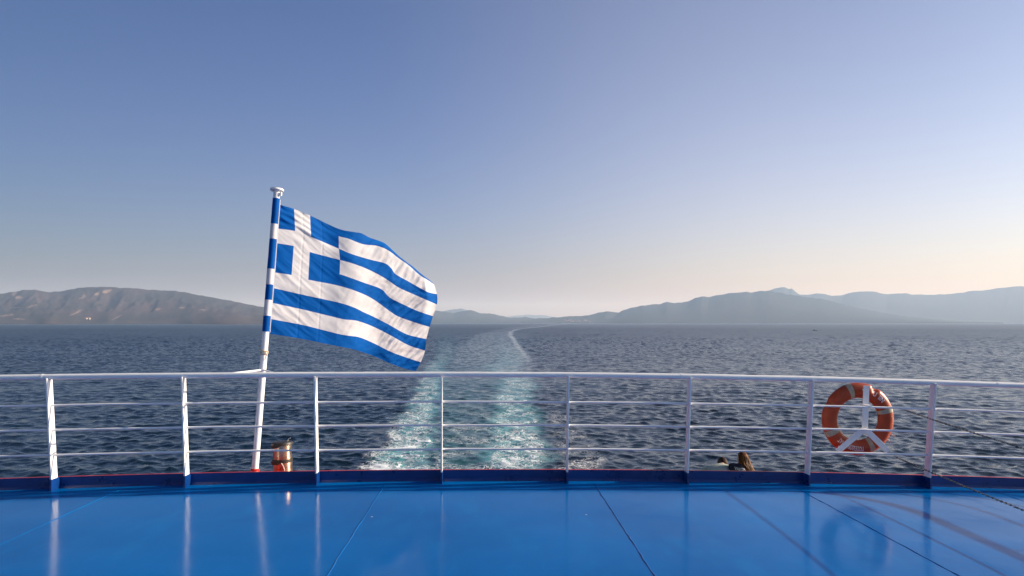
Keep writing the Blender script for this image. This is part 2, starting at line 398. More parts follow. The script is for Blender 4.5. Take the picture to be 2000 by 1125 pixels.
def build_sea():
    rr = np.concatenate([np.geomspace(9, 44, 14, endpoint=False), np.geomspace(44, 300, 520, endpoint=False), np.geomspace(300, 1500, 260, endpoint=False), np.geomspace(1500, 28500, 110)])
    front = np.linspace(-48, 50, 860); back = np.linspace(50, 312, 64)[1:-1]
    aa = np.radians(np.concatenate([front, back]))                        # clockwise from +Y
    nr, na = len(rr), len(aa)
    A, Rr = np.meshgrid(aa, rr); X = Rr * np.sin(A); Y = Rr * np.cos(A)
    # masks of the wake, laid out on the water astern
    d = X * math.sin(YAW) + Y * math.cos(YAW); xc = X * math.cos(YAW) - Y * math.sin(YAW)
    dd = np.maximum(d, 3.0); H = CAMZ - SEA
    row = HY + F * H / dd; colp = CX + F * xc / dd
    ahead = (d > 3)
    ng = fbm(X * .12, Y * .12, 4, 3) - .5; ng2 = fbm(X * .035, Y * .02, 3, 9) - .5
    def stream(ctab, wtab, ftab, edge=.5, wob=60):
        c_ = interp(row, ctab) + ng2 * interp(row, wtab) * .7; w_ = interp(row, wtab)
        q = np.abs(colp + ng * w_ * .9 - c_) / np.maximum(w_, .5)
        return smooth(1.0, edge, q) * interp(row, ftab) * ahead
    fade = [(2000, 1.0), (920, 1.06), (840, .72), (780, .50), (740, .36), (710, .22), (690, .12), (670, .04), (655, 0), (600, 0)]
    L = stream([(1400, 480), (920, 746), (830, 797), (780, 823), (740, 838), (715, 850), (690, 868)],
               [(1400, 200), (920, 84), (830, 47), (780, 33), (740, 26), (715, 22), (690, 18)], fade, .35)
    Rs = stream([(1400, 1060), (920, 1024), (830, 1012), (780, 1006), (740, 1004), (715, 1000)],
                [(1400, 150), (920, 64), (830, 52), (780, 44), (740, 38), (715, 32)], fade, .35)
    S = stream([(1400, 1400), (920, 1140), (830, 1100), (780, 1075), (740, 1060)],
               [(1400, 220), (920, 85), (830, 52), (780, 34), (740, 20)],
               [(2000, .5), (920, .42), (830, .28), (780, .16), (740, .05), (715, 0)], .2)
    mid = stream([(1400, 800), (920, 890), (830, 905), (780, 915), (740, 920)],
                 [(1400, 330), (920, 130), (830, 105), (780, 90), (740, 75)],
                 [(2000, .4), (920, .34), (830, .24), (780, .13), (740, .03), (715, 0)], .7)
    foam = np.clip(L + Rs * .92 + S + mid, 0, 1.15)
    lf = [(2000, 1), (920, 1), (840, .9), (780, .75), (740, .58), (715, .42), (690, .25), (665, .12), (645, 0)]
    turq = np.clip(stream([(1400, 500), (920, 768), (830, 806), (780, 830), (740, 845), (690, 868)],
                          [(1400, 200), (920, 84), (830, 52), (780, 40), (740, 32), (690, 24)], lf, .3)
                   + stream([(1400, 1060), (920, 1020), (830, 1010), (780, 1004), (740, 1000), (690, 990)],
                            [(1400, 160), (920, 78), (830, 64), (780, 56), (740, 50), (690, 40)], lf, .3)
                   + .35 * stream([(1400, 800), (920, 890), (780, 915), (690, 930)], [(1400, 340), (920, 150), (780, 110), (690, 85)],
                                  lf, .6), 0, 1)
    lb = interp(row, [(1400, 500), (920, 780), (780, 850), (720, 862), (700, 872), (680, 885), (665, 905), (655, 922), (645, 962), (640, 988), (636, 1032), (633, 1078), (631, 1110)])
    rb = interp(row, [(1400, 1040), (920, 1040), (780, 1045), (720, 1045), (701, 1036), (680, 1019), (665, 1009), (655, 1001), (648, 1000), (643, 1016), (639.5, 1050), (635, 1086), (632, 1114), (631, 1126)])
    wd = np.maximum(rb - lb, 4); u = (colp + ng * wd * .25 - lb) / wd
    calm = smooth(-.08, .22, u) * smooth(1.08, .92, u) * interp(row, [(2000, .0), (800, .0), (740, .35), (700, .7), (660, .75), (640, .55), (633, .3), (631, 0)]) * ahead
    sw = interp(row, [(2000, 20), (720, 13), (701, 9), (665, 7), (650, 6), (642, 5), (636, 5), (632, 5)])
    streak = smooth(1.0, .2, np.abs(colp + ng * sw * .8 - rb + sw * .6) / sw) * interp(row, [(2000, 0), (740, 0), (715, .15), (695, .4), (665, .75), (650, 1), (640, .9), (633, .6), (631, 0)]) * ahead
    calm = np.clip(calm * .6 + streak * .9, 0, 1)
    foam = np.clip(foam + streak * .14, 0, 1.15)
    # waves
    Z = np.zeros_like(X); DX = np.zeros_like(X); DY = np.zeros_like(X)
    dr = np.gradient(rr)[:, None]
    g = np.random.default_rng(5)
    gain = (1 - .65 * calm) * (.75 + .5 * fbm(X * .012, Y * .006, 3, 31))
    rows = rr < 6000
    for i in range(90):
        lam = .55 * (6.5 / .55) ** g.random(); th = g.normal(R(76), R(36)); k = 2 * math.pi / lam
        amp = .041 * lam / (2 * math.pi) * (1.12 if lam < 2.4 else .5)
        ph = g.random() * 6.283
        fadek = smooth(2.0, 3.6, lam / dr[rows])
        arg = k * (math.cos(th) * X[rows] + math.sin(th) * Y[rows]) + ph
        s_, c_ = np.sin(arg), np.cos(arg)
        Z[rows] += amp * fadek * s_; DX[rows] += .8 * amp * fadek * math.cos(th) * c_; DY[rows] += .8 * amp * fadek * math.sin(th) * c_
    jit_ = g.normal(size=X.shape); jit_ = (jit_ + .8 * np.roll(jit_, 1, 1) + .5 * np.roll(jit_, 2, 1)) / 1.37
    jit_ = (jit_ + .6 * np.roll(jit_, 1, 0)) / 1.17
    Z += np.minimum(dr, 3.2) * .085 * jit_ * smooth(70, 260, Rr) * smooth(5000, 1200, Rr)        # chop finer than the swell, down to what the sheet resolves
    Z *= gain; Z += .10 * foam * (fbm(X * .8, Y * .8, 4, 77) - .4) * (Rr < 260)
    X2 = X + DX * gain; Y2 = Y + DY * gain
    co = np.stack([X2, Y2, SEA + Z], -1).reshape(-1, 3)
    i = np.arange(nr - 1)[:, None] * na; j = np.arange(na)[None, :]; j2 = (j + 1) % na
    quads = np.stack([i + j, i + na + j, i + na + j2, i + j2], -1).reshape(-1, 4)[:, ::-1]
    cidx = len(co); co = np.vstack([co, [[0, 0, SEA]]])
    tris = np.stack([np.full(na, cidx), np.arange(na), (np.arange(na) + 1) % na], -1)[:, ::-1]
    me = bpy.data.meshes.new('sea')
    me.vertices.add(len(co)); me.vertices.foreach_set('co', co.astype(np.float32).ravel())
    nl = quads.size + tris.size
    me.loops.add(nl); me.loops.foreach_set('vertex_index', np.concatenate([quads.ravel(), tris.ravel()]).astype(np.int32))
    nq, ntr = len(quads), len(tris)
    me.polygons.add(nq + ntr)
    me.polygons.foreach_set('loop_start', np.concatenate([np.arange(nq) * 4, nq * 4 + np.arange(ntr) * 3]).astype(np.int32))
    me.polygons.foreach_set('use_smooth', np.ones(nq + ntr, bool))
    me.update(calc_edges=True)
    for nm, arr in (('foam', foam), ('turq', turq), ('calm', calm)):
        a = me.attributes.new(nm, 'FLOAT', 'POINT'); a.data.foreach_set('value', np.append(arr.ravel(), 0).astype(np.float32))
    o = link_mesh('sea', me, M['sea'], smooth=False)
    if me.polygons[0].normal.z < 0: me.flip_normals()
    return tag(o, 'dark blue choppy sea with the white foaming wake of the ship', 'sea', kind='structure')
build_sea()

# ------------------------------------------------------------------ hills and mountains
def mountain(name, label, ridge, D, W, mat, seed, gully=.35, patches=(), n=240, k=44, ncell=9.0):
    ridge = sorted(ridge)
    xs = np.linspace(ridge[0][0], ridge[-1][0], n)
    ys = np.interp(xs, [q[0] for q in ridge], [q[1] for q in ridge])
    wgt = (smooth(ridge[0][0], ridge[0][0] + 60, xs) * smooth(ridge[-1][0], ridge[-1][0] - 60, xs))
    jit = (fbm(xs / 9.0, xs * 0 + seed, 4, seed) - .5) * 2.6 * wgt
    e0 = np.maximum((HY - ys) / F, .0002); e = np.maximum((HY - ys + jit) / F, .0002)                           # elevation slope of the skyline
    vs = np.concatenate([np.linspace(0, 1, k), np.linspace(1, 2, 10)[1:]])
    P = np.zeros((len(vs), n, 3)); rock = np.zeros((len(vs), n))
    th = (xs - CX) / F
    for a, v in enumerate(vs):
        d = D - W * (1 - v) + (fbm(th * ncell * 1.3 + 3, np.full(n, seed * 1.3), 3, seed + 5) - .5) * W * min(.5, gully * 1.4) * (1 - min(v, 1))
        hr = (e0 + (e - e0) * min(v, 1) ** 10) * D + (CAMZ - SEA)
        if v <= 1:
            gl = np.abs(fbm(th * ncell * 4 + (1 - v) * .8, np.full(n, v * 1.6 + seed), 5, seed + 9) - .5) * 2
            big = fbm(th * ncell * 1.6, np.full(n, v * 2.0 + seed * 3), 4, seed + 21)
            pr = v ** (1.15 - gully * .8 * (big - .5)) * (1 - gully * 4 * v * (1 - v) * (gl * .8 + (big - .4) * .5))
            pr = np.minimum(pr, .995 * (d / D)) if v < 1 else np.ones(n)
        else:
            pr = np.full(n, max(0, 1 - (v - 1)) ** 1.1)
        z = SEA + hr * np.maximum(pr, 0) - (6 if v in (0, 2) else 0) * 0 - (.6 if v == 0 or v == 2 else 0)
        x, y = cam_to_world(th * d, d)
        P[a, :, 0], P[a, :, 1], P[a, :, 2] = x, y, z
        if v <= 1:
            yy = HY - F * (z - CAMZ) / d
            for (px, py, rx, ry, rot) in patches:
                dx, dy = xs - px, yy - py
                qx = dx * math.cos(rot) + dy * math.sin(rot); qy = -dx * math.sin(rot) + dy * math.cos(rot)
                q = (qx / rx) ** 2 + (qy / ry) ** 2 + (fbm(xs * .35, yy * .5, 3, 4) - .5) * 1.8
                rock[a] = np.maximum(rock[a], smooth(1.1, .5, q))
    r = len(vs)
    i = np.arange(r - 1)[:, None] * n; j = np.arange(n - 1)[None, :]
    quads = np.stack([i + j, i + j + 1, i + n + j + 1, i + n + j], -1).reshape(-1, 4)
    me = bpy.data.meshes.new(name); me.from_pydata(P.reshape(-1, 3).tolist(), [], quads.tolist()); me.update()
    at = me.attributes.new('rock', 'FLOAT', 'POINT'); at.data.foreach_set('value', rock.ravel().astype(np.float32))
    o = link_mesh(name, me, mat)
    tag(o, label, 'mountain', kind='structure')
    return P, xs

HILL = mountain('hill', 'brown scrubby headland with pale rock faces across the water on the left',
         [(-260, 612), (-160, 598), (-80, 586), (-30, 578), (0, 574), (30, 569), (50, 566), (68, 565), (82, 568), (96, 570), (120, 568.5), (150, 563), (170, 561), (190, 560),
          (215, 561), (240, 562), (262, 562.5), (290, 566), (312, 567), (335, 567.5), (360, 571), (400, 578), (440, 585.5), (480, 593), (520, 601), (560, 608), (600, 614), (660, 620), (730, 626), (790, 628)],
         6400, 2400, M['hill_near'], 3, .36,
         patches=[(162, 580, 8, 4, -.6), (188, 574, 6, 3, -.4), (208, 569, 9, 3.6, -.3), (28, 573, 6, 4, -.8), (36, 581, 7, 2.5, 0), (62, 598, 10, 2, -.4),
                  (150, 610, 14, 1.4, -.45), (30, 601, 9, 1.5, -.1), (12, 616, 16, 1.6, -.1), (36, 623, 14, 1.2, .05), (230, 619, 12, 1.2, -.5),
                  (308, 604, 6, 2.4, -.2), (355, 601, 7, 1.5, -.1), (395, 605, 6, 1.3, 0)], n=340, k=60)
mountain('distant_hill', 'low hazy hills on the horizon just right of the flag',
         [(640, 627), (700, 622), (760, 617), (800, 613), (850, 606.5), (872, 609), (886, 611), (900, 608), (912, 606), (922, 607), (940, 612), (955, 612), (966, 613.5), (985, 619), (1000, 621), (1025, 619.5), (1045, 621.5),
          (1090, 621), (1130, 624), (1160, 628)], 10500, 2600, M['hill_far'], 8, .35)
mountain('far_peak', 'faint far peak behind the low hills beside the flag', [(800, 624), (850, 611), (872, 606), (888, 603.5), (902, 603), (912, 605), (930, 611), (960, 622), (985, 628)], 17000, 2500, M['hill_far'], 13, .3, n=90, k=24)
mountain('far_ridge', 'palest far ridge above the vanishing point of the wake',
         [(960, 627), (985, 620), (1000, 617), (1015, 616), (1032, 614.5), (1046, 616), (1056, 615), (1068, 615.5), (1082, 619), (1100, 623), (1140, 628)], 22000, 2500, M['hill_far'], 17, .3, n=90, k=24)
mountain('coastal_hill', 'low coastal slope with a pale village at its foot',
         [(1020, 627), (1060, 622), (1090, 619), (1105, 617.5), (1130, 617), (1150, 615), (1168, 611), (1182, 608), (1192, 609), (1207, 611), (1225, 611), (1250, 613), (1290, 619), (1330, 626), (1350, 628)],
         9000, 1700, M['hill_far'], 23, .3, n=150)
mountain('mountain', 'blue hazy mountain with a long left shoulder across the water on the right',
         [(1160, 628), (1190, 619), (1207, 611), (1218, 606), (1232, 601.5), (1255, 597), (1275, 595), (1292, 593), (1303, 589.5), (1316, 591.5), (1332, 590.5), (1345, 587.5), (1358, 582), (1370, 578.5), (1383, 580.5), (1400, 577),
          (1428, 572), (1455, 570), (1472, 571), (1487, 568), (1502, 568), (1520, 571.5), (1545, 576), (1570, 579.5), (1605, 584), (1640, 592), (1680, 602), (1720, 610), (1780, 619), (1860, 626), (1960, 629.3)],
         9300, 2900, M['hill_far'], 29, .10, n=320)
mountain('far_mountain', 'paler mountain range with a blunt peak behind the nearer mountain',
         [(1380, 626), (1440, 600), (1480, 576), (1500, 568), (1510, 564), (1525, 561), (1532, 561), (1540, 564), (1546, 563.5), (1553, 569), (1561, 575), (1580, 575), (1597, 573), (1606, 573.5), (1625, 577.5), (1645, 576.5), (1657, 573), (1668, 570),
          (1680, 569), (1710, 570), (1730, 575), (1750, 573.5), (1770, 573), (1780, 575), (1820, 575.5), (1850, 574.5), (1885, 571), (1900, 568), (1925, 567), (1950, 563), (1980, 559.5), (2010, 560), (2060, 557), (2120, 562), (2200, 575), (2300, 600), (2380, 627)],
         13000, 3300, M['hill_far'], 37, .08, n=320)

# village under the coastal slope: specks of a pixel or two, one mass
mb = MB(); g = random.Random(4)
for i in range(90):
    px = g.triangular(1090, 1215, 1165); D = 7700 + g.random() * 420
    x, y = cam_to_world((px - CX) / F * D, D); z = SEA + 4 + max(0, D - 7650) * .055
    w, dp, h = 9 + 9 * g.random(), 9 + 5 * g.random(), 6 + 6 * g.random()
    mb.box((x - w / 2, y - dp / 2, z - 8), (x + w / 2, y + dp / 2, z + h), 0)
    mb.add([(x - w / 2 - .3, y - dp / 2 - .3, z + h + .02), (x + w / 2 + .3, y - dp / 2 - .3, z + h + .02), (x + w / 2 + .3, y + dp / 2 + .3, z + h + .02), (x - w / 2 - .3, y + dp / 2 + .3, z + h + .02), (x - w / 2, y, z + h + 2.5), (x + w / 2, y, z + h + 2.5)],
           [(0, 1, 5, 4), (2, 3, 4, 5), (1, 2, 5), (3, 0, 4), (3, 2, 1, 0)], 1)
tag(mb.build('village', [M['house_wall'], M['house_roof']], smooth=False), 'pale specks of village houses on the far shore', 'village', kind='stuff')

def house(px, py, w, h, label):
    P, xs = HILL; j = int(np.argmin(np.abs(xs - px))); c_ = P[:60, j]
    dd_ = c_[:, 0] * math.sin(YAW) + c_[:, 1] * math.cos(YAW); yy = HY - F * (c_[:, 2] - CAMZ) / dd_
    i = int(np.argmin(np.abs(yy - py))); x, y, z = c_[i]; x += (px - xs[j]) / F * dd_[i]
    e_ = empty('house', (x, y, z)); tag(e_, label, 'house', 'pale houses under the brown headland')
    m_ = MB(); m_.box((x - w / 2, y - 7, z - 9), (x + w / 2, y + 7, z + h)); m_.build('wall', M['house_wall'], e_, smooth=False)
    m_ = MB(); a = h + .05
    m_.add([(x - w / 2 - .6, y - 7.6, z + a), (x + w / 2 + .6, y - 7.6, z + a), (x + w / 2 + .6, y + 7.6, z + a), (x - w / 2 - .6, y + 7.6, z + a), (x - w / 2, y, z + a + 4), (x + w / 2, y, z + a + 4)],
           [(0, 1, 5, 4), (2, 3, 4, 5), (1, 2, 5), (3, 0, 4), (3, 2, 1, 0)]); m_.build('roof', M['house_roof'], e_, smooth=False)
house(168, 623.5, 14, 7, 'left pale shore house under the brown headland')
house(174, 624.2, 11, 8, 'right pale shore house under the brown headland')

# small boat far off on the right
D = F * (CAMZ - SEA) / 17.0
bx, by = cam_to_world((1591.5 - CX) / F * D, D)
e_ = empty('fishing_boat', (bx, by, SEA)); tag(e_, 'tiny dark open boat far out on the water at right', 'boat')
hv = []; hf = []
for i in range(9):
    s_ = i / 8 * 2 - 1; w_ = 1.15 * (1 - max(0, -s_) ** 2.4 * .98) * (1 - max(0, s_) ** 6 * .25); sh = .75 + .5 * max(0, -s_) ** 2 + .1 * max(0, s_)
    hv += [(bx + s_ * 3.4, by - w_, SEA + sh), (bx + s_ * 3.2, by - w_ * .65, SEA - .3), (bx + s_ * 3.2, by + w_ * .65, SEA - .3), (bx + s_ * 3.4, by + w_, SEA + sh)]
for i in range(8):
    for q in range(3): hf.append((i * 4 + q, i * 4 + q + 1, i * 4 + 5 + q, i * 4 + 4 + q))
    hf.append((i * 4 + 3, i * 4, i * 4 + 4, i * 4 + 7))
hf += [(3, 2, 1, 0), (32, 33, 34, 35)]
m_ = MB(); m_.add(hv, hf); m_.build('hull', M['boat'], e_)
m_ = MB(); m_.box((bx - 1.6, by - .55, SEA + .76), (bx - .3, by + .55, SEA + 1.75)); m_.build('cabin', M['boat'], e_, smooth=False, bevel=.08)
m_ = MB(); m_.box((bx + 3.3, by - .18, SEA + .2), (bx + 3.7, by + .18, SEA + 1.3)); m_.build('outboard_motor', M['boat'], e_, smooth=False, bevel=.05)

# ------------------------------------------------------------------ ship: hull, ledge, decks
HX = 6.75
m_ = MB()
m_.box((-HX - .2, -38, -12.2), (HX + .2, 8.1, -.42)); o = m_.build('hull', M['hull_white'], smooth=False); tag(o, 'white ship hull below the blue deck', 'hull', kind='structure')
m_ = MB(); m_.box((-HX - .2, 8.102, -12.2), (HX + .2, 12.75, -2.3)); tag(m_.build('stern_hull', M['hull_white'], smooth=False), 'white stern below the lower deck', 'hull', kind='structure')
m_ = MB(); m_.box((-HX, 8.11, -2.297), (HX, 12.70, -2.26)); tag(m_.build('lower_deck', M['grey_deck'], smooth=False), 'green lower stern deck under the blue deck', 'deck', kind='structure')

# the deckhouse forward of (behind) the camera, which shades the deck's after side from the forward sky
m_ = MB(); m_.box((-5.6, -11, -.1), (5.6, -3.2, 6.2)); o = m_.build('deckhouse', M['hull_white'], smooth=False, bevel=.05); tag(o, 'white deckhouse wall forward of the open deck', 'deckhouse', kind='structure')

def strip(name, mat, x0, x1, prof, parent=None, n=24, smooth=False):
    """a profile (y, z above deck) run across the ship along the deck camber"""
    m_ = MB(); vs = []; k = len(prof)
    for i in range(n + 1):
        x = x0 + (x1 - x0) * i / n
        vs += [(x, y, z + camber(x)) for y, z in prof]
    fs = [(i * k + j, i * k + (j + 1) % k, (i + 1) * k + (j + 1) % k, (i + 1) * k + j) for i in range(n) for j in range(k)]
    fs += [tuple(range(k)), tuple(n * k + j for j in range(k))[::-1]]
    m_.add(vs, fs)
    return m_.build(name, mat, parent, smooth=smooth)

tag(strip('stern_ledge', M['red'], -HX, HX, [(7.0905, -.40), (8.10, -.40), (8.10, -.16), (7.0905, -.16)]), 'red painted ledge behind the deck kerb', 'ledge', kind='structure')

deck = empty('deck', (0, 0, 0)); tag(deck, 'glossy bright blue painted steel deck', 'deck', kind='structure')
SEAMS = [-HX, -5.75, -3.65, -1.04, 1.08, 3.13, 5.25, HX]
YS = [-3.0, 1.2, 7.062]
for yi in range(2):
    for i in range(7):
        x0, x1 = SEAMS[i] + .0004, SEAMS[i + 1] - .0004
        y0, y1 = YS[yi] + .002, YS[yi + 1] - .002
        n, q = 12, 14
        vs = []
        for b_ in range(q + 1):
            for a in range(n + 1):
                x = x0 + (x1 - x0) * a / n; y = y0 + (y1 - y0) * b_ / q
                dish = -.0035 * math.sin(math.pi * a / n) * (.6 + .4 * math.sin(y * 2.2 + i * 1.7))
                vs.append((x, y, camber(x) + dish))
        top = len(vs)
        fs = [(b_ * (n + 1) + a, b_ * (n + 1) + a + 1, (b_ + 1) * (n + 1) + a + 1, (b_ + 1) * (n + 1) + a) for b_ in range(q) for a in range(n)]
        ring = [a for a in range(n)] + [n + b_ * (n + 1) for b_ in range(q)] + [q * (n + 1) + a for a in range(n, 0, -1)] + [b_ * (n + 1) for b_ in range(q, 0, -1)]
        lowv = [(vs[r_][0], vs[r_][1], vs[r_][2] - .012) for r_ in ring]
        fs += [(ring[j], ring[j - 1], top + j - 1 if j else top + len(ring) - 1, top + j) for j in range(len(ring))]
        fs.append(tuple(range(top, top + len(ring))))
        m_ = MB(); m_.add(vs + lowv, fs)
        m_.build('deck_plate', M['deck'], deck, angle=50)
gs = random.Random(3)
for i in range(1, 7):
    x = SEAMS[i]; pts = []
    y = 1.22
    while y < 6.98:
        pts.append((x + gs.uniform(-.004, .004), y, camber(x) - .0004 + gs.uniform(-.0006, .0008))); y += gs.uniform(.05, .11)
    m_ = MB(); m_.tube(pts, [(.0026, .0030, .0042, .0044, .0036, .003)[i - 1] + gs.uniform(-.001, .0018) for _ in pts], 8); m_.build('weld_seam', M['deck'], deck)
m_ = MB(); m_.box((-HX, -3, -.40), (HX, 7.06, -.2)); m_.build('underdeck', M['hull_blue'], deck, smooth=False)

kerb = empty('deck_kerb', (0, 7.075, 0)); tag(kerb, 'dark blue steel kerb with a red lip along the deck edge', 'kerb', kind='structure')
KH = .110
strip('kerb_plate', M['blue'], -HX, HX, [(7.066, -.15), (7.086, -.15), (7.086, KH), (7.066, KH)], kerb)
strip('fillet', M['blue'], -HX, HX, [(7.040, -.002), (7.067, -.002), (7.067, .022)], kerb)
strip('kerb_back', M['red'], -HX, HX, [(7.0865, -.158), (7.0895, -.158), (7.0895, KH - .002), (7.0865, KH - .002)], kerb)
strip('lip', M['red'], -HX, HX, [(7.072, KH + .0005), (7.092, KH + .0005), (7.092, KH + .003), (7.072, KH + .003)], kerb)
for sx in (-1, 1):
    m_ = MB(); x = sx * (HX - .02); z = camber(x)
    m_.box((x - .01, -3, z - .15), (x + .01, 7.064, z + KH)); m_.build('side_kerb', M['blue'], kerb, smooth=False)

# ------------------------------------------------------------------ railing round the stern
RY, LEAN = 6.995, .062
RX, RC = 6.52, .85
def rail_path(h):
    """path of a rail at height h: up the port side, round the stern, down the starboard side"""
    y = RY - LEAN * h / 1.1; k = LEAN * h / 1.1 * .5; x = RX - k; pts = []
    for q in np.linspace(-2.6, y - RC, 8): pts.append((-x, q))
    for q in np.linspace(180, 90, 10)[1:]: pts.append((-x + RC + RC * math.cos(R(q)), y - RC + RC * math.sin(R(q))))
    for q in np.linspace(-x + RC, x - RC, 24)[1:]: pts.append((q, y))
    for q in np.linspace(90, 0, 10)[1:]: pts.append((x - RC + RC * math.cos(R(q)), y - RC + RC * math.sin(R(q))))
    for q in np.linspace(y - RC, -2.6, 8)[1:]: pts.append((x, q))
    return [(a, b_, camber(a) + h * rise(max(a, -5.7))) for a, b_ in pts]
POSTX = [-5.62, -4.34, -3.034, -1.733, -.474, .807, 2.048, 3.312, 4.59, 5.88]
rail = empty('stern_railing', (0, RY, 0)); tag(rail, 'white painted steel railing of four rails round the stern of the blue deck', 'railing')
gs = random.Random(12)
def wobble(pts, a): return [(x + gs.uniform(-a, a) * .3, y + gs.uniform(-a, a), z + gs.uniform(-a, a)) for x, y, z in pts]
TOPH = 1.107
m_ = MB(); m_.tube(wobble(rail_path(TOPH), .0012), .0275, 14); top = m_.build('top_rail', M['white'], rail)
for x in (-4.42, 1.98, 5.3):
    pt = Vector((x, RY - LEAN * TOPH / 1.1, camber(x) + TOPH * rise(x)))
    m_ = MB(); m_.tube([pt - Vector((.008, 0, 0)), pt + Vector((.008, 0, 0))], .0295, 14); m_.build('weld_joint', M['white'], top)
for h in (.829, .588, .343):
    m_ = MB(); m_.tube(wobble(rail_path(h), .0022), .0105, 10); m_.build('middle_rail', M['white'], rail)
def post(x, y, ang, s=1):
    """flat bar whose broad side runs inboard-outboard; ang turns it for the ship's sides"""
    z0 = camber(x); lx = -LEAN * 0
    ux, uy = math.cos(ang), math.sin(ang); wx, wy = -uy, ux            # u across the bar, w inboard-outboard
    tilt = -2 * .0026 * x - .0051                                      # square to the camber
    def ring(h, tk, dp0, dp1):
        cx, cy = x - tilt * h * ux + LEAN * h / 1.1 * uy * 1.0, y - LEAN * h / 1.1 * ux - tilt * h * uy * 0
        return [(cx + ux * a + wx * b_, cy + uy * a + wy * b_, z0 + h * (rise(max(x, -5.7)) if h > .5 else 1)) for a, b_ in ((-tk, dp0), (tk, dp0), (tk, dp1), (-tk, dp1))]
    m_ = MB(); m_.hexa(ring(KH + .004, .0075, -.056, .044) + ring(TOPH - .012, .0075, -.046, .044)); p_ = m_.build('post', M['white'], rail, smooth=False, bevel=.002)
    m_ = MB(); m_.hexa(ring(-.003, .009, -.072, .069) + ring(KH + .0035, .009, -.058, .069)); m_.build('post_foot', M['blue'], p_, smooth=False, bevel=.002)
    return p_
for x in POSTX: post(x, RY - (.03 if x > 5.7 else 0), 0)
for sx in (-1, 1):
    for y in (5.2, 3.92, 2.64, 1.36, .08, -1.2, -2.48): post(sx * RX, y, -sx * math.pi / 2)

# lower deck rail that the two people lean on
lr = empty('lower_railing', (0, 12.5, -2.26)); tag(lr, 'white railing at the edge of the lower stern deck', 'railing')
m_ = MB(); m_.tube([(-HX, 12.5, -1.24), (HX, 12.5, -1.24)], .025, 12); m_.build('top_rail', M['white'], lr)
for h in (.75, .5, .25):
    m_ = MB(); m_.tube([(-HX, 12.5, -2.26 + h), (HX, 12.5, -2.26 + h)], .01, 8); m_.build('middle_rail', M['white'], lr)
for i in range(11):
    x = -6.6 + 1.32 * i; m_ = MB(); m_.box((x - .008, 12.47, -2.262), (x + .008, 12.53, -1.25)); m_.build('post', M['white'], lr, smooth=False)

# ------------------------------------------------------------------ flagstaff
SB = PXY(498, 919, 7.30); ST = PXY(541, 371, 7.62)
ax = (ST - SB).normalized()
SB = SB - ax * ((SB.z + .17) / ax.z)                                   # down to the red ledge
staff = empty('flagstaff', SB); tag(staff, 'white leaning flagstaff behind the rail, with a flat disc on top', 'flagstaff')
SR = .0345
L_ = (ST - SB).length
m_ = MB(); m_.tube([SB + ax * q for q in np.linspace(0, L_ - .012, 12)], SR, 20); m_.build('pole', M['white'], staff)
m_ = MB(); m_.lathe([(.0, -.012), (.066, -.012), (.073, -.006), (.074, .004), (.070, .011), (.03, .018), (0, .020)], 28, origin=ST, axis=ax); m_.build('truck', M['white'], staff)
m_ = MB(); k_ = (PXY(500, 916, 7.30) - SB).dot(ax); m_.lathe([(.0, .002), (.085, .002), (.085, .014), (.05, .02), (.046, .03), (.046, k_ - .006), (.037, k_ + .004), (.034, k_ + .004)], 24, origin=SB, axis=ax); m_.build('base_socket', M['red'], staff)
tp = PXY(543, 381, 7.60); m_ = MB(); m_.lathe([(0, -.02), (.012, -.02), (.014, 0), (.012, .02), (0, .02)], 12, origin=tp + Vector((SR * .9, 0, .01)), axis=ax); m_.build('pulley', M['white'], staff)
def staff_at(py):
    a, b_ = 0.0, L_
    for _ in range(40):
        c_ = (a + b_) / 2; v = SB + ax * c_
        d_ = v.x * math.sin(YAW) + v.y * math.cos(YAW); y_ = HY + (CAMZ - v.z) * F / d_
        if y_ > py: a = c_
        else: b_ = c_
    return SB + ax * a
# two rods tie the staff to the top rail
q0 = staff_at(722.5)
for px, dx in ((452, -.012), (537, .012)):
    e0 = PXY(px, 729, RY - LEAN + .012); e0.z = camber(e0.x) + TOPH * rise(e0.x) + .014
    m_ = MB(); mid_ = e0.lerp(q0, .9)
    m_.tube([e0, e0.lerp(q0, .5), mid_ + Vector((0, .01, 0)), q0 + Vector((dx, SR, 0))], .011, 8); m_.build('brace', M['white'], staff)
q1 = staff_at(688); m_ = MB()
for k in range(3):
    c_ = q1 + ax * (k * .011 - .01)
    pts = [c_ + Vector((math.cos(a) * (SR + .005), math.sin(a) * (SR + .005), .012 * math.sin(a * 1 + k * 2.0))) for a in np.linspace(0, 2 * math.pi, 18)[:-1]]
    m_.tube(pts, .0055, 6, closed=True)
f0 = q1 + Vector((SR * .7, -SR * .9, 0))
m_.tube([f0, f0 + Vector((.012, -.012, -.02)), f0 + Vector((.004, -.012, -.055)), f0 + Vector((.008, -.008, -.075))], .005, 6)
m_.tube([f0 + Vector((-.02, -.005, .01)), f0 + Vector((.005, -.018, .0)), f0 + Vector((.018, -.01, -.035))], .005, 6)
m_.build('lashing', M['rope'], staff)

